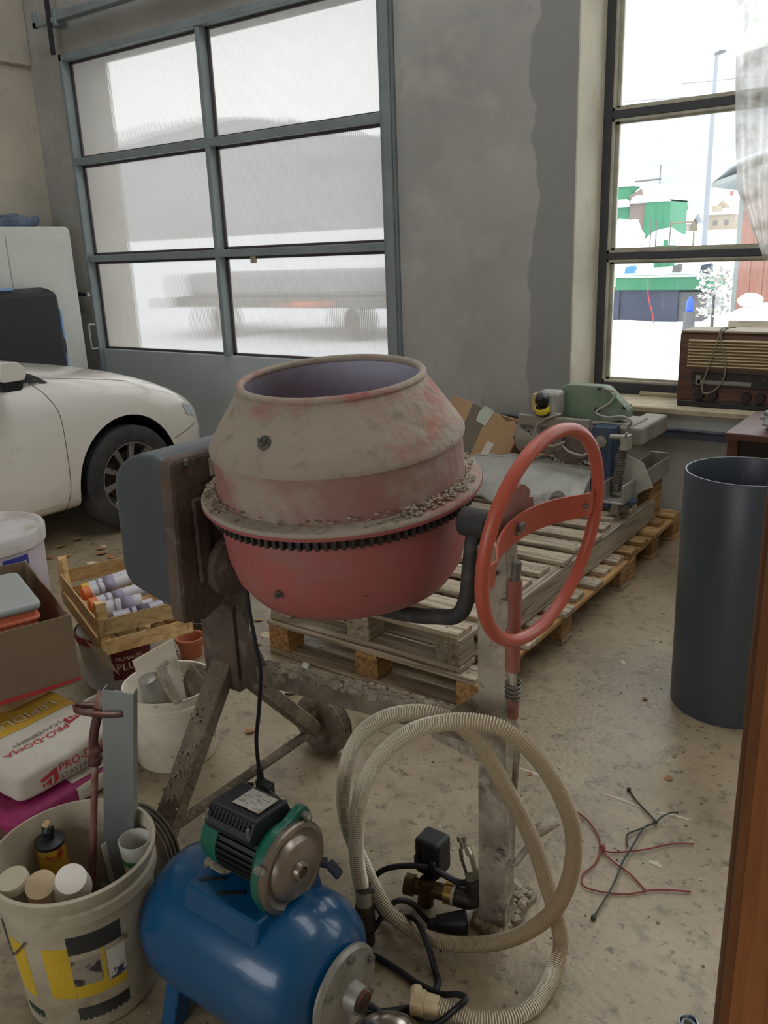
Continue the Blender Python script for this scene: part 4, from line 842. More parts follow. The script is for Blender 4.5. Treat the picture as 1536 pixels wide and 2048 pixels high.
# motor with vent holes
mo = MB().lathe([(0, -.20), (.06, -.198), (.082, -.18), (.088, -.15), (.088, .05), (0, .05)], (-1.79, 3.98, .60), (1, .25, 0), 32).build('motor', M_sawgrey, sw, smooth=True, autosm=40)
vh = MB()
for i in range(9):
    for j in range(9):
        x, z = (i - 4) * .0135, (j - 4) * .0135
        if x * x + z * z < .055 ** 2: vh.box(-1.915 + x - .0045, -1.915 + x + .0045, 3.872, 3.886, .60 + z - .0045, .60 + z + .0045)
MB().lathe([(0, 0), (.062, 0), (.066, .012), (0, .014)], (-1.915, 3.90, .60), (0, -1, 0), 28).build('vent_cover', M_sawgrey, mo, smooth=True, autosm=40)
vh.build('vent_holes', M_gear, mo)
MB().lathe([(0, -.06), (.075, -.06), (.09, -.04), (.09, .03), (.06, .05), (0, .05)], (-1.62, 3.95, .60), (0, 1, 0), 32).build('gear_case', mat('brown_grey_casting', (120, 108, 98), .7, layers=[((96, 84, 76), 8, .45, .7)], bump=.2), sw, smooth=True, autosm=40)
# toothed blade
bl = []; nt_ = 28
for i in range(nt_ * 3):
    a = 2 * pi * i / (nt_ * 3); r = (.128, .128, .112)[i % 3]; bl.append((r * math.cos(a), r * math.sin(a)))
bd = MB().prism(bl, (-1.68, 3.92, .60), (1, 0, 0), (0, 0, 1), (0, .004, 0)).build('blade', M_blade, sw)
for i in range(nt_):
    a = 2 * pi * (i * 3 + .5) / (nt_ * 3)
    if math.sin(a) < .2: MB().box(-.006, .006, -.003, .007, -.012, .006, Matrix.Translation((-1.68 + .126 * math.cos(a), 3.92, .60 + .126 * math.sin(a))) @ Matrix.Rotation(-(a + pi / 2), 4, 'Y')).build('tooth', mat('pale_carbide_tip', (196, 194, 186), .35, .6), bd)
# table rails
MB().box(-2.25, -1.5, 3.90, 4.0, .435, .475).box(-2.25, -1.5, 3.895, 3.905, .47, .485).build('table_rail', M_sawgrey, sw, bevel=.004)
MB().box(-2.05, -1.52, 3.91, 3.99, .476, .483).build('rail_top', mat('white_strip', (214, 212, 204), .4), sw)
tr = MB().prism([(-1.435, .462), (-1.435, .36), (-1.33, .36), (-1.33, .455), (-1.34, .455), (-1.34, .37), (-1.425, .37), (-1.425, .462)], (0, 3.74, 0), (1, 0, 0), (0, 0, 1), (0, .66, 0)).build('tray', M_zinc, sw, bevel=.002)
MB().box(-1.435, -1.33, 4.40, 4.412, .36, .475).build('tray_end', M_zinc, sw, bevel=.002)
MB().box(-1.40, -1.36, 3.76, 4.0, .30, .36).build('support', M_sawgrey, sw, bevel=.003)
MB().box(-2.2, -2.15, 3.92, 3.99, .292, .44).build('support', M_sawgrey, sw, bevel=.003)
MB().box(-1.42, -1.35, 4.2, 4.38, .145, .36).build('support', M_wnewY, sw, bevel=.003)
MB().prism([(-1.44, .56), (-1.40, .57), (-1.30, .535), (-1.245, .42), (-1.40, .345), (-1.44, .40)], (0, 3.84, 0), (1, -.05, 0), (0, 0, 1), (0, .004, 0)).build('splash_sheet', mat('pale_plastic_sheet', (196, 192, 180), .5, layers=[((170, 164, 150), 6, .45, .7)]), sw)
MB().box(-1.38, -1.30, 3.80, 3.86, .345, .368).build('foot_block', M_sawblue, sw, bevel=.003)
MB().tube([Vector((-1.375 + .022 * math.cos(k * .85) - .00013 * k, 3.83 + .022 * math.sin(k * .85), .615 - k * .00105)) for k in range(205)], .004, 5).build('spring', mat('grey_spring', (118, 114, 106), .45, .6), sw, smooth=True)
MB().cyl((-1.44, 3.83, .665), (-1.35, 3.83, .67), .012, n=10).box(-1.38, -1.345, 3.80, 3.86, .61, .68).cyl((-1.375, 3.82, .64), (-1.345, 3.79, .70), .006, n=8).build('spring_bracket', M_zinc, sw, bevel=.002)
MB().cyl((-1.44, 3.83, .395), (-1.375, 3.83, .385), .008, n=8).cyl((-1.40, 3.83, .385), (-1.40, 3.83, .41), .005, n=8).build('spring_pin', M_zinc, sw)
for pts in ([(-1.75, 3.86, .74), (-1.70, 3.84, .75), (-1.77, 3.83, .725), (-1.83, 3.84, .68), (-1.82, 3.84, .62), (-1.75, 3.84, .585), (-1.68, 3.85, .61)], [(-1.55, 4.0, .86), (-1.48, 3.98, .85), (-1.5, 3.96, .80), (-1.56, 3.94, .755), (-1.50, 3.93, .735), (-1.42, 3.93, .745), (-1.38, 3.94, .72), (-1.40, 3.95, .69)], [(-1.70, 3.86, .60), (-1.66, 3.84, .57), (-1.58, 3.84, .555), (-1.55, 3.86, .58)]):
    MB().tube(spline(pts, 6), .006, 7).build('lead', mat('dusty_grey_lead', (164, 160, 148), .6), sw, smooth=True)
# cartons
M_card = mat('brown_cardboard', (180, 146, 108), .85, layers=[((166, 134, 98), 3, .4, .7)], bump=.06, bscale=90, bstretch=(1, 12, 1))
M_cardd = mat('dull_brown_cardboard', (128, 108, 84), .85, layers=[((114, 96, 76), 2, .4, .7)], bump=.06, bscale=90)
M_tapeb = mat('dark_tape', (104, 94, 76), .5, layers=[((160, 152, 140), 18, .62, .68, (8, 1, 8))])
c1 = thing('cardboard_box', 'torn open cardboard box tilted against the saw with dark tape', 'cardboard box', (-2.25, 3.97, .48))
u = Vector((.93, .12, -.30)).normalized(); w = Vector((-.42, .10, .9)); w = (w - u * w.dot(u)).normalized(); nrm = u.cross(w)
o0 = Vector((-2.42, 3.88, .60))
face = [(0, -.16), (.36, -.16), (.40, .16), (.36, .19), (.33, .17), (.28, .19), (.2, .185), (.1, .2), (0, .2)]
MB().prism(face, o0, u, w, -nrm * .012).build('side', M_card, c1)
MB().prism([(.10, -.16), (.20, -.16), (.22, .19), (.12, .2)], o0 + nrm * .0015, u, w, -nrm * .002).build('tape', M_tapeb, c1)
MB().prism([(.02, .05), (.07, .05), (.075, .11), (.025, .11)], o0 + nrm * .0015, u, w, -nrm * .002).build('sticker', mat('white_sticker', (206, 200, 190), .6), c1)
MB().prism([(.255, -.07), (.295, -.07), (.31, .04), (.27, .04)], o0 + nrm * .0015, u, w, -nrm * .002).build('sticker', MATS['white_sticker'], c1)
MB().prism([(.17, .12), (.23, .11), (.25, .2), (.19, .21), (.17, .17)], o0 + nrm * .003, u, w, -nrm * .002).build('paper_shred', mat('pale_green_paper', (186, 194, 174), .7), c1)
MB().prism([(.36, -.16), (.40, .16), (.42, .15), (.39, -.15)], o0, u, w, Vector((.0, .22, -.05))).build('side', M_card, c1)
c2b = thing('cardboard_box', 'flattened pale cardboard box lying behind the saw rail', 'cardboard box', (-2.1, 4.1, .48))
MB().prism([(-2.40, .475), (-1.93, .475), (-1.93, .60), (-2.0, .645), (-2.25, .69), (-2.40, .62)], (0, 4.06, 0), (1, .0, 0), (0, 0, 1), (0, .012, 0)).build('panel', M_card, c2b)
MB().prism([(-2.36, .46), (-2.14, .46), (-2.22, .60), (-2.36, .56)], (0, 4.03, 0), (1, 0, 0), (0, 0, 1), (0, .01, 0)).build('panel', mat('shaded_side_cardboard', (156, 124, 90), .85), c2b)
MB().box(-2.42, -1.9, 4.04, 4.2, .445, .475).build('base', M_card, c2b)
tag(MB().box(-2.4, -1.9, 4.03, 4.22, .147, .444).build('wooden_block', M_wold, base=(-2.15, 4.1, .147), bevel=.004), 'rough timber packing under the flattened cardboard', 'timber')
# grey film draped under the rail
def film(u, v):
    x = -2.34 + .80 * u; z = .30 + .20 * (1 - v); y = 3.70 + .22 * (1 - v) ** 1.5
    n = mnoise.noise(Vector((x * 7, v * 3, 2))) * .03 + .012 * math.sin(x * 34 + v * 4)
    return Vector((x, y + n, max(.294, z + n * .6 - .03 * abs(u - .5))))
fm = MB().grid(film, 60, 16).build('plastic_sheet', mat('grey_translucent_film', (158, 156, 146), .4, layers=[((182, 180, 172), 4, .45, .7), ((136, 132, 122), 9, .5, .72)], bump=.2, bscale=14), base=(-1.95, 3.8, .29), smooth=True, solid=.002)
tag(fm, 'crumpled grey plastic sheet lying on the pallet below the saw rail', 'plastic sheet')
ck = thing('paper_roll', 'short roll end sticking out beside the blue saw column', 'roll', (-1.66, 3.76, .29))
MB().lathe([(.02, 0), (.045, 0), (.045, .16), (.02, .16), (.02, 0)], (-1.64, 3.68, .336), (-.3, 1, 0), 24).build('roll', mat('blue_brown_roll', (116, 104, 96), .6, layers=[((120, 150, 190), 12, .6, .66)]), ck, smooth=True, autosm=40)

# ================================================================== BLACK TUBE, WOOD PANEL, CHEST, RADIO
tb_ = MB().lathe([(.176, 0), (.188, 0), (.1915, .40), (.1925, .828), (.190, .832), (.186, .832), (.1845, .828), (.18, .4), (.176, 0)], (-.595, 2.812, 0), n=72).build('plastic_pipe', mat('dark_grey_pvc', (66, 74, 82), .38, layers=[((76, 84, 90), 3, .4, .7, (1, 1, .3)), ((108, 112, 116), 22, .68, .76, (3, 3, .2), 3)], bump=.05, bscale=10), base=(-.595, 2.812, 0), smooth=True, autosm=40)
tag(tb_, 'wide dark grey plastic pipe standing upright on the floor', 'pipe')
M_varn = wood_mat('orange_varnished_wood', (150, 92, 48), (166, 104, 56), (122, 72, 36), 'Z', .5)
wp = thing('wooden_plank', 'orange-brown varnished wide wooden plank standing at the right edge of the picture', 'plank', (-.1, 1.15, 0))
pa = Vector((-.2, 1.1, 0)); pd = Vector((.92, .39, 0)).normalized(); pn = Vector((-pd.y, pd.x, 0))
MB().prism([(0, 0), (.25, 0), (.25, 2.0), (0, 2.0)], pa, pd, (0, 0, 1), pn * .038).build('board', M_varn, wp, bevel=.003)
MB().prism([(0, 0), (.012, 0), (.012, 2.0), (0, 2.0)], pa - pn * .002, pd, (0, 0, 1), pn * .042).build('edge_strip', wood_mat('dark_edge_wood', (112, 66, 34), (126, 76, 40), (92, 54, 28), 'Z', .5), wp)  # darker brown strip along the left edge of the board
ct = thing('wooden_chest', 'brown wooden chest behind the dark plastic pipe', 'chest', (-.5, 3.9, 0))
M_chest = wood_mat('brown_stained_wood', (104, 66, 48), (122, 80, 60), (80, 50, 38), 'X', .45)
MB().box(-.86, -.22, 3.58, 4.1, .755, .785).build('lid', M_chest, ct, bevel=.003)
MB().box(-.82, -.26, 3.62, 4.06, .02, .755).build('body', mat('dark_interior_wood', (56, 44, 38), .7), ct)
for x in (-.83, -.25):
    for y in (3.61, 4.05): MB().box(x - .02, x + .02, y - .02, y + .02, 0, .755).build('corner_post', M_chest, ct, bevel=.002)
gb = MB().blob((-.66, 3.72, .825), .075, .5, 5, 4, (1.2, .8, .62))
gb = gb.build('plastic_bag', mat('clear_crinkled_plastic', (176, 176, 174), .18, trans=.4, bump=.8, bscale=22), base=(-.66, 3.72, .785), smooth=True); tag(gb, 'crumpled clear plastic bag on the brown chest', 'plastic bag')
# radio
M_cab = wood_mat('walnut_radio_case', (96, 60, 42), (112, 72, 50), (74, 46, 34), 'X', .4)
rd = thing('radio', 'old walnut table radio with cream louvred front on the window sill', 'radio', (-1.05, 4.72, .69))
MB().box(-1.38, -.72, 4.625, 4.86, .712, 1.08).build('case', M_cab, rd, bevel=.012, seg=2)
MB().box(-1.375, -.725, 4.62, 4.86, 1.078, 1.09).build('top', mat('dusty_top', (150, 132, 104), .6), rd, bevel=.004)
MB().box(-1.37, -.73, 4.61, 4.85, .692, .722).build('plinth', mat('black_plinth', (40, 36, 36), .5), rd, bevel=.003)
gl = MB().box(-1.315, -.80, 4.612, 4.628, .895, 1.042).build('grille', mat('grille_dark', (120, 100, 70), .7), rd)
M_cream = mat('cream_louvre', (206, 188, 146), .55, layers=[((184, 164, 124), 6, .45, .7)])
for k in range(9):
    z = .904 + k * .0163; MB().prism([(0, 0), (.02, .004), (.02, .007), (.004, .012), (0, .012)], (-1.325, 4.614, z), (0, -1, 0), (0, 0, 1), (.53, 0, 0)).build('louvre', M_cream, rd)
MB().box(-1.30, -.80, 4.612, 4.628, .80, .875).build('dial_glass', mat('dark_dial', (52, 46, 42), .2, layers=[((88, 84, 76), 20, .55, .7, (1, 1, 4))]), rd, bevel=.003)
MB().box(-1.27, -1.0, 4.6105, 4.613, .815, .835).box(-1.28, -1.255, 4.6105, 4.613, .81, .86).build('dial_scale', mat('pale_scale', (138, 134, 122), .5), rd)
for x in (-1.255, -1.185, -1.02, -.95): MB().lathe([(0, .028), (.022, .028), (.026, .018), (.026, 0), (0, 0)], (x, 4.625, .757), (0, -1, 0), 24).build('knob', mat('dark_brown_knob', (44, 34, 30), .35), rd, smooth=True, autosm=40)
MB().tube(spline([(-1.17, 4.74, 1.1), (-1.17, 4.62, 1.10), (-1.175, 4.60, 1.06), (-1.20, 4.592, .95), (-1.235, 4.588, .82), (-1.225, 4.588, .77), (-1.17, 4.588, .79), (-1.13, 4.588, .86), (-1.135, 4.592, .96), (-1.165, 4.60, 1.06), (-1.15, 4.615, 1.10), (-1.12, 4.70, 1.105)], 6), .0042, 7).build('cord', mat('grey_fabric_cord', (132, 124, 106), .8), rd, smooth=True)
tag(MB().box(-1.66, -1.385, 4.845, 4.868, .6905, .712).build('wooden_stick', mat('pale_stick', (190, 182, 148), .7), base=(-1.52, 4.855, .69), bevel=.004), 'pale wooden stick lying on the sill left of the radio', 'stick')
# lace curtain knotted aside
def curtain_mat():
    m = bpy.data.materials.new('soiled_lace'); m.use_nodes = True; nt = m.node_tree; N = nt.nodes; L = nt.links; N.clear()
    o = N.new('ShaderNodeOutputMaterial'); tc = N.new('ShaderNodeTexCoord')
    nz = N.new('ShaderNodeTexNoise'); nz.inputs['Scale'].default_value = 9; nz.inputs['Detail'].default_value = 7; L.new(tc.outputs['Object'], nz.inputs['Vector'])
    mp = N.new('ShaderNodeMapping'); mp.inputs['Scale'].default_value = (1, 1, .35); L.new(tc.outputs['Object'], mp.inputs[0])
    n2 = N.new('ShaderNodeTexVoronoi'); n2.inputs['Scale'].default_value = 34; L.new(mp.outputs[0], n2.inputs['Vector'])
    r = N.new('ShaderNodeValToRGB'); r.color_ramp.elements[0].color = lin((178, 172, 162)); r.color_ramp.elements[0].position = .34; r.color_ramp.elements[1].color = lin((228, 225, 219)); r.color_ramp.elements[1].position = .52
    L.new(nz.outputs['Fac'], r.inputs[0])
    df = N.new('ShaderNodeBsdfDiffuse'); tl = N.new('ShaderNodeBsdfTranslucent'); L.new(r.outputs[0], df.inputs[0]); L.new(r.outputs[0], tl.inputs[0])
    m1 = N.new('ShaderNodeMixShader'); m1.inputs[0].default_value = .65; L.new(df.outputs[0], m1.inputs[1]); L.new(tl.outputs[0], m1.inputs[2])
    tp = N.new('ShaderNodeBsdfTransparent'); mr = N.new('ShaderNodeMapRange'); mr.inputs[1].default_value = .5; mr.inputs[2].default_value = .62; mr.inputs[3].default_value = .15; mr.inputs[4].default_value = .3
    L.new(nz.outputs['Fac'], mr.inputs[0])
    m2 = N.new('ShaderNodeMixShader'); L.new(mr.outputs[0], m2.inputs[0]); L.new(m1.outputs[0], m2.inputs[1]); L.new(tp.outputs[0], m2.inputs[2]); L.new(m2.outputs[0], o.inputs[0])
    return m
def lerpt(tab, z):
    for (a, va), (b, vb) in zip(tab, tab[1:]):
        if a >= z >= b: t = (a - z) / (a - b); return va + (vb - va) * t
    return tab[-1][1]
XLt = [(3.1, -1.29), (2.66, -1.275), (2.2, -1.235), (1.97, -1.215), (1.78, -1.19), (1.6, -1.11), (1.46, -1.045), (1.44, -1.03)]
Wt = [(3.1, .62), (2.66, .5), (2.2, .40), (1.97, .36), (1.78, .3), (1.6, .16), (1.46, .05), (1.44, .03)]
def cur(u, v):
    z = 3.1 - 1.66 * v; x0 = lerpt(XLt, z); w = lerpt(Wt, z)
    return Vector((x0 + w * u, 4.80 + .026 * math.sin(u * 26 + .6 * math.sin(z * 3)) * min(1, w / .3) + .02 * mnoise.noise(Vector((u * 5, z * 2, 0))), z))
cu = thing('lace_curtain', 'soiled white lace curtain drawn aside and knotted in the tall window', 'curtain', (-1.05, 4.8, 1.44))
MB().grid(cur, 70, 60).build('cloth', curtain_mat(), cu, smooth=True)
MB().blob((-1.015, 4.80, 1.47), .035, .4, 2, 3, (.8, .8, 1.2)).build('knot', MATS.get('white_film'), cu, smooth=True)
MB().cyl((-1.95, 4.83, 3.12), (.04, 4.83, 3.12), .01, n=10).build('rod', M_boltz, cu, smooth=True, autosm=40)
# ================================================================== LEFT PILE: BUCKETS, BAGS, BOXES
def bvh_of(mb): return BVHTree.FromPolygons([tuple(v) for v in mb.v], [tuple(f) for f in mb.f])
def hit(bvh, o, d, off=.002):
    d = Vector(d).normalized(); r = bvh.ray_cast(Vector(o), d)
    return (r[0] - d * off) if r[0] else Vector(o)
def decal(bvh, o, ux, uy, d, w, h, name, m, parent, nx=8, ny=4, off=.002):
    o, ux, uy = Vector(o), Vector(ux), Vector(uy)
    return MB().grid(lambda u, v: hit(bvh, o + ux * w * u + uy * h * v, d, off), nx, ny).build(name, m, parent, smooth=True, flat_recalc=False)
def sack(x0, x1, y0, y1, z0, z1, seed, p=.32, amp=.012, n=28):
    """stuffed paper sack: superellipsoid with dents"""
    m = MB(); cx_, cy_, cz_ = (x0 + x1) / 2, (y0 + y1) / 2, (z0 + z1) / 2; a, b, c = (x1 - x0) / 2, (y1 - y0) / 2, (z1 - z0) / 2
    sg = lambda v, e: math.copysign(abs(v) ** e, v)
    def fn(u, v):
        th = -pi / 2 + pi * v; ph = 2 * pi * u
        x = a * sg(math.cos(th), .3) * sg(math.cos(ph), p); y = b * sg(math.cos(th), .3) * sg(math.sin(ph), p); z = c * sg(math.sin(th), .4)
        q = Vector((x, y, z)); k = amp * mnoise.noise(q * 9 + Vector((seed, 0, 0))) + amp * .6 * mnoise.noise(q * 26 + Vector((0, seed, 0)))
        zz = cz_ + z + k; return Vector((cx_ + x + k, cy_ + y + k, max(z0 + .001, zz)))
    return m.grid(fn, n * 2, n)
M_paper = mat('white_paper_sack', (210, 202, 188), .75, layers=[((188, 178, 162), 4, .45, .7), ((160, 148, 130), 9, .62, .78)], bump=.25, bscale=16)
M_paperw = mat('tan_paper_sack', (186, 164, 128), .85, layers=[((160, 138, 106), 6, .45, .7)], bump=.4, bscale=22)
M_mag = mat('magenta_white_sack', (150, 34, 92), .6, layers=[((134, 28, 80), 4, .45, .7)], bump=.2, bscale=14)
M_yel = mat('ochre_print', (214, 168, 60), .7, layers=[((196, 150, 52), 6, .45, .7)])
M_rprint = mat('red_print', (178, 48, 52), .7)
M_gprint = mat('grey_print', (92, 90, 90), .7)
M_wprint = mat('white_print', (224, 214, 190), .7)
# lower magenta and white sack
s0 = sack(-2.62, -2.03, .98, 1.40, 0, .075, 3, .2)
sb0 = thing('cement_sack', 'flat magenta and white sack lying lowest under the printed sack', 'sack', (-2.3, 1.22, 0), 'sacks in the corner pile')
s0.build('sack', M_mag, sb0, smooth=True)
b0_ = bvh_of(s0); decal(b0_, (-2.25, 1.19, .3), (0, 1, 0), (1, 0, 0), (0, 0, -1), .19, .20, 'white_panel', M_paper, sb0, 12, 12)
decal(b0_, (-1.7, 1.19, .012), (0, 1, 0), (0, 0, 1), (-1, 0, 0), .19, .052, 'white_panel', M_paper, sb0, 12, 5)
# printed sack
s1 = sack(-2.53, -2.06, 1.035, 1.40, .072, .185, 5, .22, .008)
sb1 = thing('cement_sack', 'white sack of adhesive with red lettering and a yellow band', 'sack', (-2.3, 1.22, .072), 'sacks in the corner pile')
s1.build('sack', M_paper, sb1, smooth=True)
b1 = bvh_of(s1)
decal(b1, (-2.515, 1.05, .5), (0, 1, 0), (1, 0, 0), (0, 0, -1), .335, .235, 'yellow_band', M_yel, sb1, 20, 10)
sx_ = -1.7
side = lambda x, y: hit(b1, (sx_, 1.10 + x, .098 + y), (-1, 0, 0), .003)
top = lambda x, y: hit(b1, (-2.215 + y, 1.335 - x, .5), (0, 0, -1), .003)
text_mb('PRO-DOMA', .038, lambda x, y: side(x + .062, y + .028)).build('lettering', M_rprint, sb1)
text_mb('STAVEBNINY', .026, lambda x, y: side(x + .062, y + .002), 1.05).build('lettering', M_gprint, sb1)
text_mb('PRO-DOMA', .040, lambda x, y: top(x + .055, y + .03)).build('lettering', M_rprint, sb1)
text_mb('STAVEBNINY', .028, lambda x, y: top(x + .055, y - .0), 1.05).build('lettering', M_gprint, sb1)
text_mb('LEPIDLO', .060, lambda x, y: hit(b1, (-2.355 + y, 1.345 - x, .5), (0, 0, -1), .004)).build('lettering', M_wprint, sb1)
def logo(fn, s):
    m = MB()
    for poly in ([(0, .6), (1, .9), (1, .2), (.72, .0), (.8, .62), (.12, .45)], [(.30, .35), (.62, .48), (.56, 0.05), (.28, .28)], [(.05, .32), (.22, .38), (.14, .16)]):
        o = len(m.v); m.v += [fn(a * s, b * s) for a, b in poly]; m.f.append(list(range(o, o + len(poly))))
    return m
logo(lambda x, y: side(x, y), .056).build('logo', M_rprint, sb1); logo(lambda x, y: top(x, y), .05).build('logo', M_rprint, sb1)
# tan sack under the carton, white sack corner at the frame edge
s2 = sack(-2.88, -2.38, 1.17, 1.46, .186, .262, 9, .25, .012)
tag(s2.build('cement_sack', M_paperw, base=(-2.58, 1.3, .186), smooth=True), 'crumpled tan paper sack squeezed under the cardboard box', 'sack', 'sacks in the corner pile')
s3 = sack(-2.75, -2.225, .74, 1.005, .0, .13, 12, .3, .012)
tag(s3.build('cement_sack', mat('greenish_white_sack', (196, 194, 178), .75, layers=[((170, 176, 150), 5, .5, .7), ((150, 142, 124), 10, .6, .75)], bump=.3, bscale=18), base=(-2.48, .87, 0), smooth=True), 'whitish sack corner at the left edge beside the big bucket', 'sack', 'sacks in the corner pile')
# carton with orange tub
cN = Vector((-2.245, 1.392, .263)); ca = Vector((-.34, -.94, 0)).normalized(); cb2 = Vector((-.94, .34, 0)).normalized(); CH = .235
cx1 = thing('cardboard_box', 'open brown cardboard box with a red printed line on top of the sacks', 'cardboard box', tuple(cN))
La, Lb = .40, .62
def cside(o, d, l, dz0=0., name='side', m=None, top=None):
    q = top or [(0, CH), (l, CH)]
    nn = Vector((-d.y, d.x, 0)); return MB().prism([(0, 0), (l, 0)] + q[::-1], Vector(o), d, (0, 0, 1), nn * .005).build(name, m or M_cardd, cx1)
fs = cside(cN, ca, La)
cside(cN, cb2, Lb, top=[(0, CH - .012), (.03, CH), (.05, CH - .008), (.2, CH + .004), (.4, CH), (.58, CH + .01), (Lb, CH - .01)])
cside(cN + ca * La, cb2, Lb); cside(cN + cb2 * Lb, ca, La)
MB().prism([(0, 0), (La, 0), (La, Lb), (0, Lb)], cN + Vector((0, 0, .0)), ca, cb2, (0, 0, .005)).build('bottom', M_cardd, cx1)
no = Vector((ca.y, -ca.x, 0)); no = no if no.x > 0 else -no
MB().prism([(.0, .012), (.12, .004), (La, .004), (La, .016), (.12, .018), (.0, .020)], cN + no * .0062, ca, (0, 0, 1), no * .001).build('red_line', mat('carton_red', (170, 44, 44), .7), fs)
MB().prism([(0, 0), (.06, -.06), (.10, -.16), (.05, -.10)], cN + cb2 * .06 + Vector((.03, .03, .12)), (.3, .9, 0), (0, 0, 1), (.003, 0, 0)).build('torn_flap', M_cardd, cx1)
ob_ = thing('plastic_tub', 'orange plastic tub with a grey lid inside the cardboard box', 'tub', tuple(cN + ca * .22 + cb2 * .2 + Vector((0, 0, .006))))
tc_ = cN + ca * .075 + cb2 * .10
def tubpoly(l0, l1, w0, w1): return smooth_poly([(l0, w0), (l1, w0), (l1, w1), (l0, w1)], .03, 4)
MB().prism(tubpoly(0, .3, 0, .32), tc_ + Vector((0, 0, .006)), ca, cb2, (0, 0, .235)).build('tub', mat('orange_plastic', (206, 112, 80), .5, layers=[((186, 92, 62), 9, .6, .74)]), ob_, bevel=.006)
MB().prism(tubpoly(-.008, .308, -.008, .328), tc_ + Vector((0, 0, .205)), ca, cb2, (0, 0, .014)).build('tub_rim', MATS['orange_plastic'], ob_, bevel=.004)
MB().prism(tubpoly(-.014, .314, -.014, .334), tc_ + Vector((0, 0, .240)), ca, cb2, (0, 0, .028)).build('lid', mat('pale_grey_lid', (158, 160, 156), .5), ob_, bevel=.012, seg=3)
# large white pail with blue label
pl = thing('paint_pail', 'large white lidded pail with a blue label behind the cardboard box', 'pail', (-3.226, 1.667, 0))
M_wpail = mat('lilac_white_plastic', (204, 194, 202), .5, layers=[((186, 176, 182), 4, .45, .7)])
pb = MB().lathe([(0, 0), (.205, 0), (.215, .02), (.228, .47), (.228, .5)], (-3.226, 1.667, 0), n=64); pb.build('pail', M_wpail, pl, smooth=True, autosm=40)
MB().lathe([(.229, .475), (.239, .478), (.242, .53), (.236, .542), (.222, .542), (.215, .525), (0, .522)], (-3.226, 1.667, 0), n=64).build('lid', mat('dusty_white_lid', (206, 198, 196), .5, layers=[((176, 164, 146), 6, .5, .7)]), pl, smooth=True, autosm=30)
bp2 = bvh_of(pb)
def pailfn(a0, z0):
    def fn(x, y):
        a = a0 + x / .225; return Vector((-3.226 + .2255 * math.cos(a) + .0015 * math.cos(a) + (.012 * (z0 + y - .4)) * math.cos(a), 1.667 + .227 * math.sin(a) + (.012 * (z0 + y - .4)) * math.sin(a), z0 + y))
    return fn
A0 = math.atan2(-1.667, 3.226) - .10
def pprint(name, m, a0, z0, w, h, off):
    def fn(u, v):
        p = pailfn(A0 + a0, z0)(w * u, h * v); d = Vector((p.x + 3.226, p.y - 1.667, 0)).normalized(); return p + d * off
    return MB().grid(fn, 12, 3).build(name, m, pl, smooth=True, flat_recalc=False)
pprint('blue_label', mat('blue_print', (56, 60, 150), .5), .34, .395, .105, .065, .003)
pprint('white_smear', mat('pale_smear', (176, 174, 196), .5, layers=[((70, 74, 156), 60, .5, .58)]), .37, .42, .088, .018, .0045)
for k in range(2): pprint('green_smear', mat('green_print', (140, 168, 132), .6, layers=[((196, 186, 192), 70, .52, .6)]), .42 + .06 * k, .352 - .03 * k, .085 - .02 * k, .02, .003)
# wooden fruit crate with cartridges
M_crate = wood_mat('thin_crate_ply', (206, 172, 120), (222, 192, 142), (176, 138, 90), 'Y', .7)
cr0 = Vector((-2.405, 1.59, .225)); cu_ = Vector((.376, .926, 0)).normalized(); cv_ = Vector((-.926, .376, 0)).normalized(); LU, LV = .33, .60
cr = thing('wooden_crate', 'thin plywood fruit crate standing on the paint bucket', 'crate', tuple(cr0))
for a, b in ((0, 0), (1, 0), (0, 1), (1, 1)):
    p = cr0 + cu_ * (LU * a) + cv_ * (LV * b); sa = 1 if a == 0 else -1; sb_ = 1 if b == 0 else -1
    MB().prism([(0, 0), (.035 * sa, 0), (.035 * sa, .012 * sb_), (.012 * sa, .035 * sb_), (0, .035 * sb_)], p, cu_, cv_, (0, 0, .195)).build('corner_post', M_crate, cr)
for z0, z1 in ((.0, .055), (.075, .135)):
    for o, d, l, nn in ((cr0, cu_, LU, -cv_), (cr0 + cv_ * LV, cu_, LU, cv_), (cr0, cv_, LV, -cu_), (cr0 + cu_ * LU, cv_, LV, cu_)):
        MB().prism([(-.004, z0), (l + .004, z0), (l + .004, z1), (-.004, z1)], o, d, (0, 0, 1), nn * .004).build('slat', M_crate, cr)
for k in range(4):
    MB().prism([(.01 + k * .08, 0), (.08 + k * .08, 0), (.08 + k * .08, LV), (.01 + k * .08, LV)], cr0 + Vector((0, 0, .001)), cu_, cv_, (0, 0, .004)).build('bottom_slat', M_crate, cr)
stp = MB()
for z in (.02, .03, .04, .09, .10, .11, .12):
    for a in (.02, LU - .02): stp.bar(cr0 + cu_ * a - cv_ * .0045 + Vector((-.0, 0, z)), cr0 + cu_ * (a + .004) - cv_ * .0045 + Vector((0, 0, z + .006)), .002, .001, (0, 0, 1))
stp.build('staple', M_gear, cr)
M_tube = mat('white_cartridge', (206, 200, 204), .45, layers=[((160, 150, 160), 30, .6, .66, (1, 6, 1))])
M_ocap = mat('orange_cap', (222, 116, 56), .5); M_ycap = mat('yellow_cap', (220, 170, 60), .5); M_dcap = mat('dark_violet_cap', (84, 78, 90), .5)
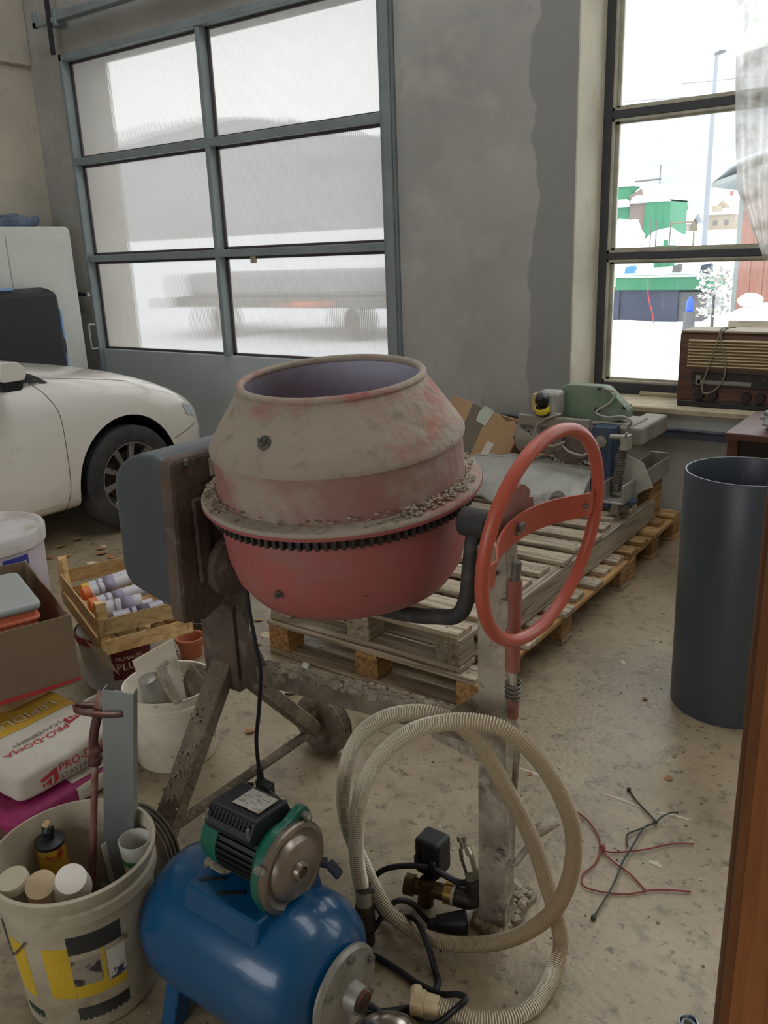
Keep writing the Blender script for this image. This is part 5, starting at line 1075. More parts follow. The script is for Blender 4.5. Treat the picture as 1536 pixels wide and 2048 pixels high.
def cartridge(label, a, b, z, r, l, capm, bodym, ang=0., name='sealant_cartridge', cat='cartridge', grp='tubes in the crate'):
    c = cr0 + cu_ * a + cv_ * b + Vector((0, 0, z)); d = (cu_ * math.cos(ang) + cv_ * math.sin(ang)); d = (d + Vector((0, 0, .06))).normalized()
    t = thing(name, label, cat, tuple(c), grp)
    MB().cyl(c, c + d * l, r, n=24).build('body', bodym, t, smooth=True, autosm=40)
    MB().lathe([(0, -.012), (r * .8, -.012), (r * 1.04, -.008), (r * 1.04, .02), (r, .02)], c, d, 24).build('cap', capm, t, smooth=True, autosm=40)
    MB().lathe([(r * 1.01, .05), (r * 1.012, .05), (r * 1.012, .06), (r * 1.01, .06)], c, d, 24).lathe([(r * 1.01, .075), (r * 1.012, .075), (r * 1.012, .12), (r * 1.01, .12)], c, d, 24).build('print_band', mat('lilac_print', (150, 142, 162), .5) if bodym is M_tube else M_dcap, t, smooth=True)
cartridge('white sealant cartridge with a yellow cap, farthest in the crate', .05, .42, .10, .025, .22, M_ycap, M_tube, .12)
cartridge('white sealant cartridge with an orange cap beside the yellow-capped one', .04, .36, .105, .025, .22, M_ocap, M_tube, .16)
cartridge('white sealant cartridge with an orange cap in the middle of the crate', .045, .28, .085, .028, .22, M_ocap, M_tube, .06)
cartridge('white sealant cartridge with an orange cap lying low in the crate', .05, .21, .05, .027, .2, M_ocap, M_tube, -.05)
cartridge('lilac-white plastic can with a dark round bottom in the crate', .05, .17, .095, .036, .15, M_dcap, M_tube, -.2, 'plastic_can', 'can')
btm = mat('clear_lilac_plastic', (196, 190, 204), .25, trans=.3)
cartridge('clear plastic bottle with pale green label nearest in the crate', .08, .075, .085, .036, .17, btm, btm, -.1, 'plastic_bottle', 'bottle')
for i, (a, b) in enumerate(((.22, .05), (.28, .1), (.16, .03))):
    c = cr0 + cu_ * a + cv_ * b + Vector((0, 0, .03)); tag(MB().blob(c, .028, .3, i, 2, (1, 1, .8)).build('onion', mat('tan_lump', (190, 158, 108), .7), base=tuple(c - Vector((0, 0, .025))), smooth=True), ['tan lump at the near side low in the crate', 'tan lump at the right end low in the crate', 'tan lump nearest the crate corner post'][i], 'lump', 'tan lumps in the crate')
# paint bucket under the crate
pk = thing('paint_bucket', 'white paint bucket with dark red label under the crate', 'bucket', (-2.60, 1.79, 0))
MB().lathe([(0, 0), (.125, 0), (.128, .01), (.142, .19), (.146, .195), (.146, .215), (.14, .223), (0, .223)], (-2.60, 1.79, 0), n=48).build('bucket', mat('white_grey_bucket', (192, 190, 184), .5, layers=[((168, 164, 156), 5, .45, .7)]), pk, smooth=True, autosm=30)
MB().lathe([(.148, .192), (.150, .2), (.150, .218), (.147, .222)], (-2.60, 1.79, 0), n=48).build('red_band', mat('crimson_band', (150, 40, 48), .5), pk, smooth=True)
def pkf(a0, z0): return lambda x, y: Vector((-2.60 + (.1305 + (z0 + y) * .074) * math.cos(a0 + x / .135), 1.79 + (.1305 + (z0 + y) * .074) * math.sin(a0 + x / .135), z0 + y))
MB().grid(lambda u, v: pkf(-.82, .05)(.16 * u, .12 * v), 16, 4).build('label', mat('dark_crimson_print', (96, 24, 34), .5), pk, flat_recalc=False)
text_mb('PRIMALEX', .022, lambda x, y: pkf(-.72, .13)(x, y) * 1.0 + Vector((.0015, -.0015, 0))).build('lettering', M_wprint, pk)
text_mb('PLUS', .042, lambda x, y: pkf(-.72, .09)(x, y) + Vector((.0015, -.0015, 0))).build('lettering', M_wprint, pk)
# flower pot and bowl behind
tag(MB().lathe([(0, 0), (.04, 0), (.055, .07), (.06, .07), (.06, .085), (.052, .085), (.05, .07), (.037, .006), (0, .006)], (-2.50, 2.06, 0), n=28).build('flower_pot', mat('terracotta', (178, 106, 74), .8), base=(-2.5, 2.06, 0), smooth=True, autosm=40), 'small terracotta flower pot behind the crate', 'flower pot')
bw = thing('plastic_bowl', 'dark brown plastic bowl on the floor behind the crate', 'bowl', (-2.60, 2.22, 0))
MB().lathe([(0, 0), (.062, 0), (.075, .08), (.08, .082), (.08, .088), (.072, .088), (.06, .006), (0, .006)], (-2.60, 2.22, 0), n=32).build('bowl', mat('dark_brown_plastic', (82, 70, 62), .55, layers=[((110, 98, 86), 9, .5, .72)]), bw, smooth=True, autosm=40)
# plaster bucket with trowels
wb_ = thing('plaster_bucket', 'dirty white plaster bucket holding a float and trowel', 'bucket', (-2.007, 1.549, 0))
M_dirtyw = mat('plaster_smeared_white', (224, 215, 196), .65, layers=[((204, 193, 172), 5, .42, .66), ((176, 161, 136), 9, .6, .74), ((140, 124, 102), 16, .66, .76, None, 3)], bump=.25, bscale=30)
MB().lathe([(0, 0), (.122, 0), (.128, .008), (.140, .2), (.146, .204), (.146, .222), (.142, .226), (.147, .25), (.147, .258), (.141, .258), (.134, .2), (.12, .012), (0, .012)], (-2.007, 1.549, 0), n=56).build('bucket', M_dirtyw, wb_, smooth=True, autosm=35)
MB().lathe([(.134, .2), (.138, .256), (.1395, .256), (.1365, .2)], (-2.007, 1.549, 0), n=40, a0=-.6, a1=2.6).build('mortar_crust', M_cement, wb_, smooth=True)
ft = thing('plastering_float', 'dusty rectangular plastering float standing in the plaster bucket', 'float', (-1.98, 1.53, .012))
A_, B_, C_, D_ = Vector((-2.03, 1.44, .37)), Vector((-1.94, 1.53, .43)), Vector((-1.925, 1.56, .24)), Vector((-2.005, 1.495, .18))
n_ = (B_ - A_).cross(D_ - A_).normalized()
MB().add([A_, B_, C_ - Vector((0, 0, .12)), D_ - Vector((0, 0, .12)), A_ + n_ * .006, B_ + n_ * .006, C_ - Vector((0, 0, .12)) + n_ * .006, D_ - Vector((0, 0, .12)) + n_ * .006], [(0, 1, 2, 3), (4, 5, 6, 7), (0, 1, 5, 4), (1, 2, 6, 5), (2, 3, 7, 6), (3, 0, 4, 7)]).build('blade', M_dirtyw, ft)
hA, hB = Vector((-1.925, 1.465, .37)), Vector((-1.875, 1.475, .265))
MB().tube(spline([hA, hA.lerp(hB, .3) + Vector((.003, -.012, .006)), hA.lerp(hB, .7) + Vector((.003, -.012, .006)), hB], 5), lambda i: .017, 12).build('handle', M_cemsteel, ft, smooth=True)
MB().cyl(hA + Vector((0, .0, 0)), hA + Vector((-.01, .03, 0)), .008, n=8).build('handle_stub', M_cemsteel, ft)
t2 = thing('trowel', 'crusted trowel leaning in the plaster bucket', 'trowel', (-1.93, 1.60, .012))
MB().prism([(-.04, 0), (.04, 0), (.05, .2), (.0, .29), (-.05, .2)], (-1.93, 1.60, .05), (.8, .6, 0), (.05, -.1, 1), (.002, -.003, 0)).build('blade', M_cement, t2)
pbt = thing('plastic_bottle', 'clear crumpled plastic bottle poking out of the plaster bucket', 'bottle', (-1.97, 1.43, .012))
MB().lathe([(0, 0), (.03, 0), (.034, .02), (.034, .15), (.03, .17), (.034, .19), (.034, .25), (.028, .3), (0, .305)], (-1.985, 1.505, .03), (.03, -.2, 1), 20).build('bottle', mat('clear_plastic', (206, 202, 192), .15, trans=.6, bump=.5, bscale=30), pbt, smooth=True, autosm=50)
# grey pot before it
tag(MB().lathe([(0, 0), (.075, 0), (.085, .09), (.092, .092), (.092, .106), (.088, .11), (.082, .105), (.07, .008), (0, .008)], (-2.30, 1.505, 0), n=36).build('plastic_pot', mat('pale_beige_pot', (176, 168, 150), .65, layers=[((150, 140, 122), 8, .45, .7)]), base=(-2.30, 1.505, 0), smooth=True, autosm=40), 'pale beige plastic pot between the sacks and the plaster bucket', 'pot')

# ---- big bucket with rubbish
BC = Vector((-1.456, .822, 0)); BR1, BR0, BH = .171, .140, .355
bk = thing('builders_bucket', 'big dirty white bucket with yellow and black print full of odds', 'bucket', tuple(BC))
M_bb = mat('grimy_white_bucket', (178, 168, 146), .6, layers=[((154, 142, 120), 4, .42, .66), ((122, 108, 88), 7, .56, .74), ((92, 80, 64), 18, .64, .76, None, 4)], bump=.25, bscale=26)
MB().lathe([(0, 0), (BR0 - .006, 0), (BR0, .006), (.143, .06), (.159, .29), (.168, .294), (.168, .316), (.162, .32), (.171, .345), (.172, .355), (.164, .357), (.160, .34), (.154, .28), (.135, .012), (0, .012)], BC, n=72).build('bucket', M_bb, bk, smooth=True, autosm=35)
def bkf(a, z): r = .1405 + (z - .02) * .0695; return BC + Vector((r * math.cos(a), r * math.sin(a), z))
def bpatch(a0, a1, z0, z1, m, name='print'): return MB().grid(lambda u, v: bkf(a0 + (a1 - a0) * u, z0 + (z1 - z0) * v), 18, 6).build(name, m, bk, smooth=True, flat_recalc=False)
M_yp = mat('worn_yellow_print', (204, 170, 40), .55, layers=[((184, 150, 40), 5, .45, .7), ((178, 168, 146), 12, .66, .74)])
M_bp = mat('worn_black_print', (44, 46, 46), .55, layers=[((70, 68, 62), 10, .5, .7), ((150, 142, 124), 16, .62, .7)])
M_gp = mat('dark_green_print', (38, 62, 50), .55)
aF = math.atan2(-BC.y, -BC.x)   # towards the middle of the room
bpatch(aF - .62, aF - .28, .10, .235, M_yp); bpatch(aF - 1.25, aF - .90, .09, .235, M_yp)
bpatch(aF - .28, aF + .42, .215, .262, M_bp); bpatch(aF - .27, aF + .10, .13, .20, mat('print_photo', (150, 140, 126), .55, layers=[((60, 54, 56), 22, .5, .58), ((196, 190, 180), 14, .6, .66)]))
bpatch(aF + .12, aF + .17, .10, .215, M_yp); bpatch(aF + .19, aF + .45, .12, .20, mat('print_drawing', (206, 200, 186), .55, layers=[((56, 60, 90), 26, .56, .6)])); bpatch(aF - .27, aF + .45, .098, .13, M_yp)
bpatch(aF - .30, aF + .45, .035, .07, M_bp); bpatch(aF - 1.25, aF - .85, .02, .055, M_gp); bpatch(aF - 1.75, aF - 1.4, .2, .25, M_gp)
MB().tube(spline([bkf(aF - 1.5, .26) * 1.0 + Vector((.004, -.004, 0)), bkf(aF - 1.3, .19) + Vector((.008, -.006, 0)), bkf(aF - 1.1, .21) + Vector((.008, -.006, 0)), bkf(aF - .85, .25) + Vector((.006, -.005, 0))], 6), .0022, 6).build('handle_wire', M_boltz, bk, smooth=True)
# contents
M_galv = mat('galvanised_channel', (160, 166, 168), .36, .7, layers=[((136, 142, 144), 5, .42, .68, (1, 1, .3)), ((160, 164, 162), 9, .6, .75, (1, 1, .2))], bump=.05)
pr = thing('steel_channel', 'galvanised steel channel standing upright in the big bucket', 'channel', (-1.50, .93, .012))
P0, P1 = Vector((-1.50, .925, .016)), Vector((-1.408, .952, .68)); pd2 = (P1 - P0).normalized(); pw = Vector((.86, .5, 0)); pw = (pw - pd2 * pw.dot(pd2)).normalized(); pn2 = pd2.cross(pw)
sec = [(-.034, -.0), (.034, -.0), (.034, .026), (.031, .026), (.031, .003), (.012, .003), (.010, .008), (-.010, .008), (-.012, .003), (-.031, .003), (-.031, .026), (-.034, .026)]
if pn2.y > 0: pn2 = -pn2
MB().prism([(a, -b) for a, b in sec], P0, pw, pn2, P1 - P0).build('channel', M_galv, pr)
rr = thing('rusty_rod', 'rusty red rod tool with knuckle joint and strap ring in the big bucket', 'rod', (-1.56, .88, .012))
M_rrod = mat('rusty_red_rod', (134, 86, 76), .8, layers=[((158, 140, 126), 16, .5, .66), ((100, 54, 46), 10, .5, .7)], bump=.3)
MB().cyl((-1.555, .885, .014), (-1.487, .925, .50), .008, n=10).build('shaft', M_rrod, rr, smooth=True, autosm=40)
MB().blob((-1.486, .925, .505), .016, .4, 1, 2).blob((-1.472, .925, .535), .012, .4, 4, 2).tube(spline([(-1.484, .925, .51), (-1.478, .922, .55), (-1.472, .927, .585), (-1.468, .935, .61)], 4), .010, 8).build('joint', mat('dark_red_rust', (88, 52, 46), .75, layers=[((120, 84, 74), 20, .5, .66)], bump=.4), rr, smooth=True)
ring = []
for i in range(33):
    a = 2 * pi * i / 32; ring.append(Vector((-1.468 + .064 * math.cos(a), .942 + .018 * math.sin(a) + .018 * math.cos(a), .625 + .004 * math.cos(a))))
rm = MB(); rm.add([p + Vector((0, 0, dz)) for p in ring for dz in (-.008, .008)], [(2 * i, 2 * i + 2, 2 * i + 3, 2 * i + 1) for i in range(32)])
rm.build('strap', mat('steel_strap', (120, 96, 90), .45, .6, layers=[((124, 40, 46), 6, .5, .6)]), rr, solid=.002, smooth=True)
MB().bar((-1.475, .935, .60), (-1.462, .95, .665), .022, .006, (0, 1, 0)).build('tongue', M_rrod, rr)
fc_ = thing('foam_can', 'yellow and red foam can with black nozzle in the big bucket', 'can', (-1.60, .85, .012))
q0, q1 = Vector((-1.585, .845, .05)), Vector((-1.575, .838, .305)); 
MB().cyl(q0, q1, .031, n=28).build('can', mat('foam_can_print', (200, 156, 46), .4, layers=[((176, 70, 52), 9, .56, .6), ((70, 62, 60), 26, .62, .66)]), fc_, smooth=True, autosm=40)
MB().lathe([(.031, 0), (.033, .003), (.033, .009), (.022, .013), (.012, .015), (.012, .026), (0, .026)], q1, q1 - q0, 28).build('dome', M_pblack, fc_, smooth=True, autosm=40)
MB().blob(q1 + Vector((0, 0, .036)), .013, .5, 5, 2).box(-1.585, -1.563, .83, .846, .332, .348).build('nozzle', M_pblack, fc_)
MB().blob(q1 + Vector((0, 0, .05)), .009, .5, 2, 2).build('foam_tip', mat('old_foam', (186, 160, 112), .8), fc_)
jr = thing('glass_jar', 'dirty glass jar with a white lid at the left in the big bucket', 'jar', (-1.56, .76, .012))
MB().lathe([(0, 0), (.036, 0), (.04, .01), (.04, .085), (.03, .1), (.028, .108)], (-1.545, .752, .19), (.1, -.25, .95), 28).build('jar', mat('cloudy_glass', (168, 164, 150), .2, trans=.45, layers=[((120, 112, 98), 9, .55, .7)]), jr, smooth=True, autosm=50)
MB().lathe([(.030, .108), (.033, .11), (.033, .126), (.03, .13), (0, .13)], (-1.545, .752, .19), (.1, -.25, .95), 24).build('lid', mat('yellowed_white_lid', (214, 204, 176), .5), jr, smooth=True, autosm=40)
def cup(label, c, ax, r0, r1, h, m, name='plastic_cup', cat='cup'):
    a = thing(name, label, cat, tuple(Vector(c) - Vector((0, 0, .05))))
    MB().lathe([(0, 0), (r0, 0), (r1, h), (r1 + .002, h), (r1 + .002, h - .004), (r0 + .001, -.002), (0, -.002)], c, ax, 28).build('cup', m, a, smooth=True, autosm=40); return a
cup('white plastic tub tipped mouth down in the big bucket', (-1.40, .775, .335), (-.45, .25, -.75), .03, .038, .06, mat('clean_white_plastic', (226, 218, 206), .5))
cup('beige round lid pot beside the white tub in the big bucket', (-1.462, .742, .315), (-.3, .3, -.8), .03, .034, .05, mat('beige_plastic', (196, 172, 138), .6))
gc = cup('white cup with green stripe at the right rim of the big bucket', (-1.40, .935, .245), (.05, -.02, 1), .026, .033, .085, mat('grey_white_cup', (190, 190, 180), .5))
MB().lathe([(.0290, .03), (.0306, .032), (.0325, .058), (.031, .06)], (-1.40, .935, .245), (.05, -.02, 1), 28).build('green_stripe', mat('green_stripe', (60, 130, 72), .5), gc, smooth=True)
tag(MB().bar((-1.47, .92, .05), (-1.44, .885, .33), .012, .002, (1, 0, 0)).build('plastic_strip', mat('grey_strip', (176, 172, 166), .5), base=(-1.46, .9, .02)), 'thin grey strip standing beside the steel channel', 'strip')
rb = MB()
for i in range(60):
    a = random.random() * 2 * pi; r = random.random() ** .5 * .115; rb.blob((BC.x + r * math.cos(a), BC.y + r * math.sin(a), .10 + random.random() * .06), random.uniform(.012, .03), .6, i, 1, (1.2, 1, .7))
rbo = rb.build('rubble', mat('mixed_rubble', (120, 104, 88), .9, layers=[((160, 146, 130), 12, .5, .6), ((86, 64, 52), 18, .55, .62)]), base=tuple(BC + Vector((0, 0, .012)))); tag(rbo, 'dusty rubble and scraps filling the bottom of the big bucket', 'rubble', kind='stuff')

# ================================================================== FLOOR SCRAPS
M_rwire = mat('red_string', (138, 66, 58), .7); M_gwire = mat('dark_green_string', (54, 62, 54), .6)
w_ = thing('red_string', 'tangled thin red string on the floor at right', 'string', (-.6, 1.83, 0))
for pts in ([(-.80, 1.96, .004), (-.74, 1.93, .006), (-.69, 1.88, .006), (-.666, 1.84, .006), (-.63, 1.85, .006), (-.57, 1.90, .007), (-.52, 1.96, .006), (-.47, 1.992, .006)],
            [(-.668, 1.86, .006), (-.665, 1.83, .01), (-.66, 1.78, .006), (-.67, 1.72, .006), (-.642, 1.685, .006), (-.56, 1.715, .005), (-.5, 1.77, .006), (-.425, 1.812, .006)],
            [(-.664, 1.83, .008), (-.62, 1.81, .006), (-.57, 1.79, .006), (-.52, 1.758, .004)]):
    MB().tube(spline(pts, 8), .0023, 6).build('strand', M_rwire, w_, smooth=True)
MB().blob((-.666, 1.845, .008), .009, .4, 1, 2).build('knot', M_rwire, w_)
g_ = thing('green_string', 'thin dark green string crossing the red one on the floor', 'string', (-.6, 1.9, 0))
for pts in ([(-.70, 2.135, .004), (-.66, 2.09, .006), (-.60, 2.04, .008), (-.583, 2.02, .010), (-.60, 1.98, .012), (-.60, 1.90, .013), (-.60, 1.82, .013), (-.59, 1.72, .013), (-.592, 1.60, .006)],
            [(-.545, 2.105, .004), (-.56, 2.08, .012), (-.575, 2.05, .012), (-.583, 2.02, .010), (-.61, 1.97, .008), (-.63, 1.93, .008), (-.61, 1.88, .012)]):
    MB().tube(spline(pts, 8), .0025, 6).build('strand', M_gwire, g_, smooth=True)
for p in ((-.583, 2.02, .011), (-.592, 1.60, .006), (-.698, 2.13, .006)): MB().blob(p, .007, .4, 2, 2).build('knot', M_gwire, g_)
cc = MB().lathe([(.016, 0), (.02, .002), (.021, .012), (.017, .014)], (-.318, 1.43, .001), n=24).lathe([(.010, .0), (.014, .001), (.014, .008), (.010, .009)], (-.318, 1.43, .001), n=20)
tag(cc.build('blue_ring', mat('blue_white_ring', (190, 196, 200), .4, layers=[((40, 70, 100), 30, .5, .56)]), base=(-.318, 1.43, 0), smooth=True), 'small blue and white ring at the bottom of the picture', 'ring')
# dry leaves
M_leaf = [mat('dry_leaf_a', (186, 140, 96), .8, layers=[((150, 104, 66), 40, .45, .6)]), mat('dry_leaf_b', (156, 108, 72), .8), mat('pale_leaf', (206, 190, 160), .8)]
leafm = []
for k in range(3):
    m = MB(); n = 6
    vs = []
    for i in range(n + 1):
        t = i / n; w = .4 * math.sin(pi * min(1, t * 1.05)) ** .8 * (1 + .25 * math.sin(k * 2 + i * 2.4)); z = .18 * math.sin(t * 3 + k) + .05
        vs += [(t - .5, -w, z + .16 * w * (k % 2 + .5)), (t - .5, 0, max(.0, z - .08)), (t - .5, w, z + .2 * w)]
    m.add(vs, [(i * 3 + j, i * 3 + j + 1, i * 3 + j + 4, i * 3 + j + 3) for i in range(n) for j in range(2)])
    me = bpy.data.meshes.new('dry_leaf'); me.from_pydata([tuple(v) for v in m.v], [], m.f); me.materials.append(M_leaf[k])
    for p in me.polygons: p.use_smooth = True
    leafm.append(me)
def leaf(x, y, s, k, label, grp):
    o = bpy.data.objects.new('dry_leaf', leafm[k]); COL.objects.link(o); o.location = (x, y, .001); o.rotation_euler = (random.uniform(-.1, .1), random.uniform(-.1, .1), random.random() * 6.3); o.scale = (s, s * random.uniform(.7, 1), s * .6)
    tag(o, label, 'leaf', grp)
rl_ = random.Random(4)
for i in range(60):
    t = rl_.random(); c = [(-3.9, 2.62), (-3.6, 2.75), (-3.2, 2.6), (-2.75, 2.4)][rl_.randrange(4)]
    leaf(c[0] + rl_.gauss(0, .28), c[1] + rl_.gauss(0, .13), rl_.uniform(.045, .08), rl_.randrange(3), 'dry brown leaf scattered on the floor between the car and the crate', 'leaves by the car')
for x, y, s, k, lb in ((-1.884, 1.765, .045, 1, 'curled brown leaf on the floor left of the mixer wheel'), (-1.95, 2.0, .03, 0, 'small dry leaf above the curled one near the mixer wheel'), (-2.33, 2.27, .03, 1, 'reddish leaf left of the pallet corner'), (-2.15, 2.35, .05, 0, 'orange leaf under the pallet edge'), (-2.1, 2.38, .05, 2, 'pale leaf under the pallet edge'), (-2.42, 2.1, .04, 0, 'dry leaf behind the left mixer post'), (-2.5, 2.45, .045, 0, 'dry leaf on the floor below the red drum'), (-.835, 2.67, .025, 1, 'tiny brown scrap on the floor beside the pallets'), (-1.0, 2.9, .03, 2, 'pale scrap on the floor right of the pallets'), (-.62, 2.25, .03, 1, 'brown scrap on the bright floor before the dark pipe'), (-.98, 2.05, .02, 1, 'dark crumb on the floor right of the hose')):
    leaf(x, y, s, k, lb, 'single leaves and scraps')
gv = MB(); rg2 = random.Random(9)
for i in range(420):
    x = rg2.uniform(-2.6, .2); y = rg2.uniform(.6, 3.4); s = rg2.uniform(.001, .0035)
    T = Matrix.Translation((x, y, 0)) @ Matrix.Rotation(rg2.random() * 3, 4, 'Z'); gv.box(-s, s, -s * .7, s * .7, .0, s, T)
gvo = gv.build('grit', mat('floor_grit', (120, 108, 92), .9, layers=[((180, 170, 152), 3, .5, .52), ((70, 60, 50), 5, .55, .57)])); tag(gvo, 'fine grit and crumbs strewn over the floor', 'grit', kind='stuff')

# ================================================================== CABINET, COVERED BOARD, JEANS
cbn = thing('steel_cabinet', 'grey-white two-door steel cabinet against the left wall', 'cabinet', (-6.42, 3.8, 0))
M_cabw = mat('grey_white_enamel', (206, 208, 200), .5, layers=[((194, 197, 189), 2, .4, .7)])
MB().prism(smooth_poly([(3.24, 0), (4.38, 0), (4.38, 1.83), (3.24, 1.83)], .05, 5), (-6.65, 0, 0), (0, 1, 0), (0, 0, 1), (.435, 0, 0)).build('body', M_cabw, cbn, bevel=.012, seg=2)
for y0, y1 in ((3.27, 3.802), (3.808, 4.335)):
    d = MB().box(-6.218, -6.204, y0, y1, .1, 1.765).build('door', M_cabw, cbn, bevel=.006)
    MB().box(-6.206, -6.19, (y1 - .06) if y1 < 4 else (y0 + .03), (y1 - .03) if y1 < 4 else (y0 + .06), .9, 1.05).build('handle', M_handle, d, bevel=.004)
mt_ = thing('covered_board', 'dark grey fabric-covered board with blue edge leaning on the cabinet', 'board', (-6.1, 3.6, 0))
def mf(u, v):
    y = 3.05 + 1.075 * u; z = 0 + 1.375 * v
    k = .015 * math.sin((y * 9 + z * 7) * 2.2 + 2 * mnoise.noise(Vector((y * 2, z * 2, 0)))) * u * u * (1 - .3 * v)
    # rounded upper corner
    if u > .86 and v > .9:
        du = (u - .86) / .14; dv = (v - .9) / .1; l = math.hypot(du, dv)
        if l > 1: z = 1.375 * (.9 + .1 * dv / l); y = 3.05 + 1.075 * (.86 + .14 * du / l)
    return Vector((-6.085 - .05 * v + k, y, z))
MB().grid(mf, 50, 60).build('cover', mat('dark_grey_fabric', (82, 80, 82), .8, layers=[((72, 70, 74), 3, .4, .7)], bump=.1), mt_, smooth=True)
MB().box(-6.19, -6.10, 3.06, 4.115, .01, 1.34).build('core', mat('dark_core', (60, 60, 62), .9), mt_, bevel=.03)
MB().box(-6.15, -6.11, 4.112, 4.13, .02, 1.2).box(-6.13, -6.115, 3.05, 3.75, 1.365, 1.385).build('blue_piping', mat('light_blue_piping', (130, 170, 214), .6), mt_, bevel=.003)
jn = sack(-6.6, -6.3, 3.55, 4.2, 1.832, 1.90, 21, .3, .02)
jo = thing('folded_jeans', 'folded faded blue jeans on top of the steel cabinet', 'jeans', (-6.45, 3.85, 1.832))
M_jean = mat('faded_denim', (84, 98, 118), .85, layers=[((120, 132, 146), 5, .45, .65), ((56, 66, 84), 9, .55, .7)], bump=.2, bscale=60)
jn.build('lower_leg', M_jean, jo, smooth=True)
sack(-6.58, -6.32, 3.45, 4.12, 1.885, 1.925, 25, .3, .03).build('upper_leg', M_jean, jo, smooth=True)
# ================================================================== CAR
XC, HW = -4.98, .90
car = thing('car', 'white hatchback car with muddy sides parked facing the garage door', 'car', (XC, 1.6, 0))
M_car = mat('muddy_white_car_paint', (234, 229, 220), .22, layers=[((214, 205, 190), 1.6, .42, .7), ((190, 174, 146), 5, .6, .85, (1, 1, 1), 4)], coat=.5, rvar=.18)
M_cglass = mat('dark_car_glass', (24, 28, 34), .06)
M_tyre = mat('dusty_tyre', (48, 47, 47), .8, layers=[((74, 70, 66), 6, .45, .7)], bump=.15)
M_alloy = mat('grey_alloy', (146, 144, 142), .4, .6, layers=[((110, 106, 102), 9, .45, .7)])
M_blackp = mat('black_trim', (26, 27, 30), .5)
#        y    halfw  zbot  zshoulder zcrown(hood) edge
ST = [(3.93, .30, .34, .50, .52), (3.90, .52, .27, .56, .62), (3.82, .70, .22, .60, .69), (3.70, .81, .19, .655, .765), (3.52, .865, .18, .735, .85), (3.30, .89, .18, .80, .915), (3.05, .90, .18, .845, .96), (2.78, .90, .18, .885, 1.0), (2.58, .90, .18, .905, 1.03), (2.2, .90, .18, .915, 1.02), (1.2, .90, .18, .93, 1.0), (.2, .90, .2, .95, 1.0), (-.25, .87, .24, .95, 1.0), (-.5, .78, .32, .9, .94)]
def ring(y, w, zb, zs, zc):
    half = [(.0, zb), (.72 * w, zb), (.93 * w, zb + .025), (.985 * w, zb + .10), (1.0 * w, zb + .28), (.995 * w, zs - .13), (.965 * w, zs - .02), (.90 * w, zs + .025), (.78 * w, zs + (zc - zs) * .62), (.42 * w, zc - .008), (0, zc)]
    return [Vector((XC + a, y, z)) for a, z in half] + [Vector((XC - a, y, z)) for a, z in half[-2:0:-1]]
rings = [ring(*s) for s in ST]; nR = len(rings[0])
cbm = MB(); cbm.add([v for r in rings for v in r], [(i * nR + j, i * nR + (j + 1) % nR, (i + 1) * nR + (j + 1) % nR, (i + 1) * nR + j) for i in range(len(rings) - 1) for j in range(nR)] + [tuple(range(nR)), tuple((len(rings) - 1) * nR + j for j in range(nR - 1, -1, -1))])
body = cbm.build('body', M_car, car, smooth=True, sub=2)
WY = (3.085, .52); WR = .312
dg = bpy.context.evaluated_depsgraph_get()
cutm = MB()
for y in WY:
    for s in (-1, 1): cutm.cyl((XC + s * .60, y, .325), (XC + s * 1.05, y, .325), .362, n=48)
    
cut = cutm.build('wheel_arch_cutter', M_blackp, car)
bo = body.modifiers.new('arches', 'BOOLEAN'); bo.object = cut; bo.operation = 'DIFFERENCE'; bo.solver = 'EXACT'
bpy.context.view_layer.update(); dg = bpy.context.evaluated_depsgraph_get()
nm = bpy.data.meshes.new_from_object(body.evaluated_get(dg))
body.modifiers.clear(); old = body.data; body.data = nm; nm.name = 'body'
for p in nm.polygons: p.use_smooth = True
nm.set_sharp_from_angle(angle=math.radians(35))
bpy.data.objects.remove(cut)
bvc = BVHTree.FromPolygons([tuple(v.co + Vector(car['base'])) for v in nm.vertices], [tuple(p.vertices) for p in nm.polygons])
def cs(y, z, off=.002): return hit(bvc, (-3.6, y, z), (-1, 0, 0), off)
for y in WY:
    for s in (-1, 1):
        MB().lathe([(.358, 0), (.358, .28), (.02, .28)], (XC + s * .885, y, .325), (-s, 0, 0), 40, -1.75, 1.75).build('wheel_well', M_blackp, car, smooth=True, autosm=40)
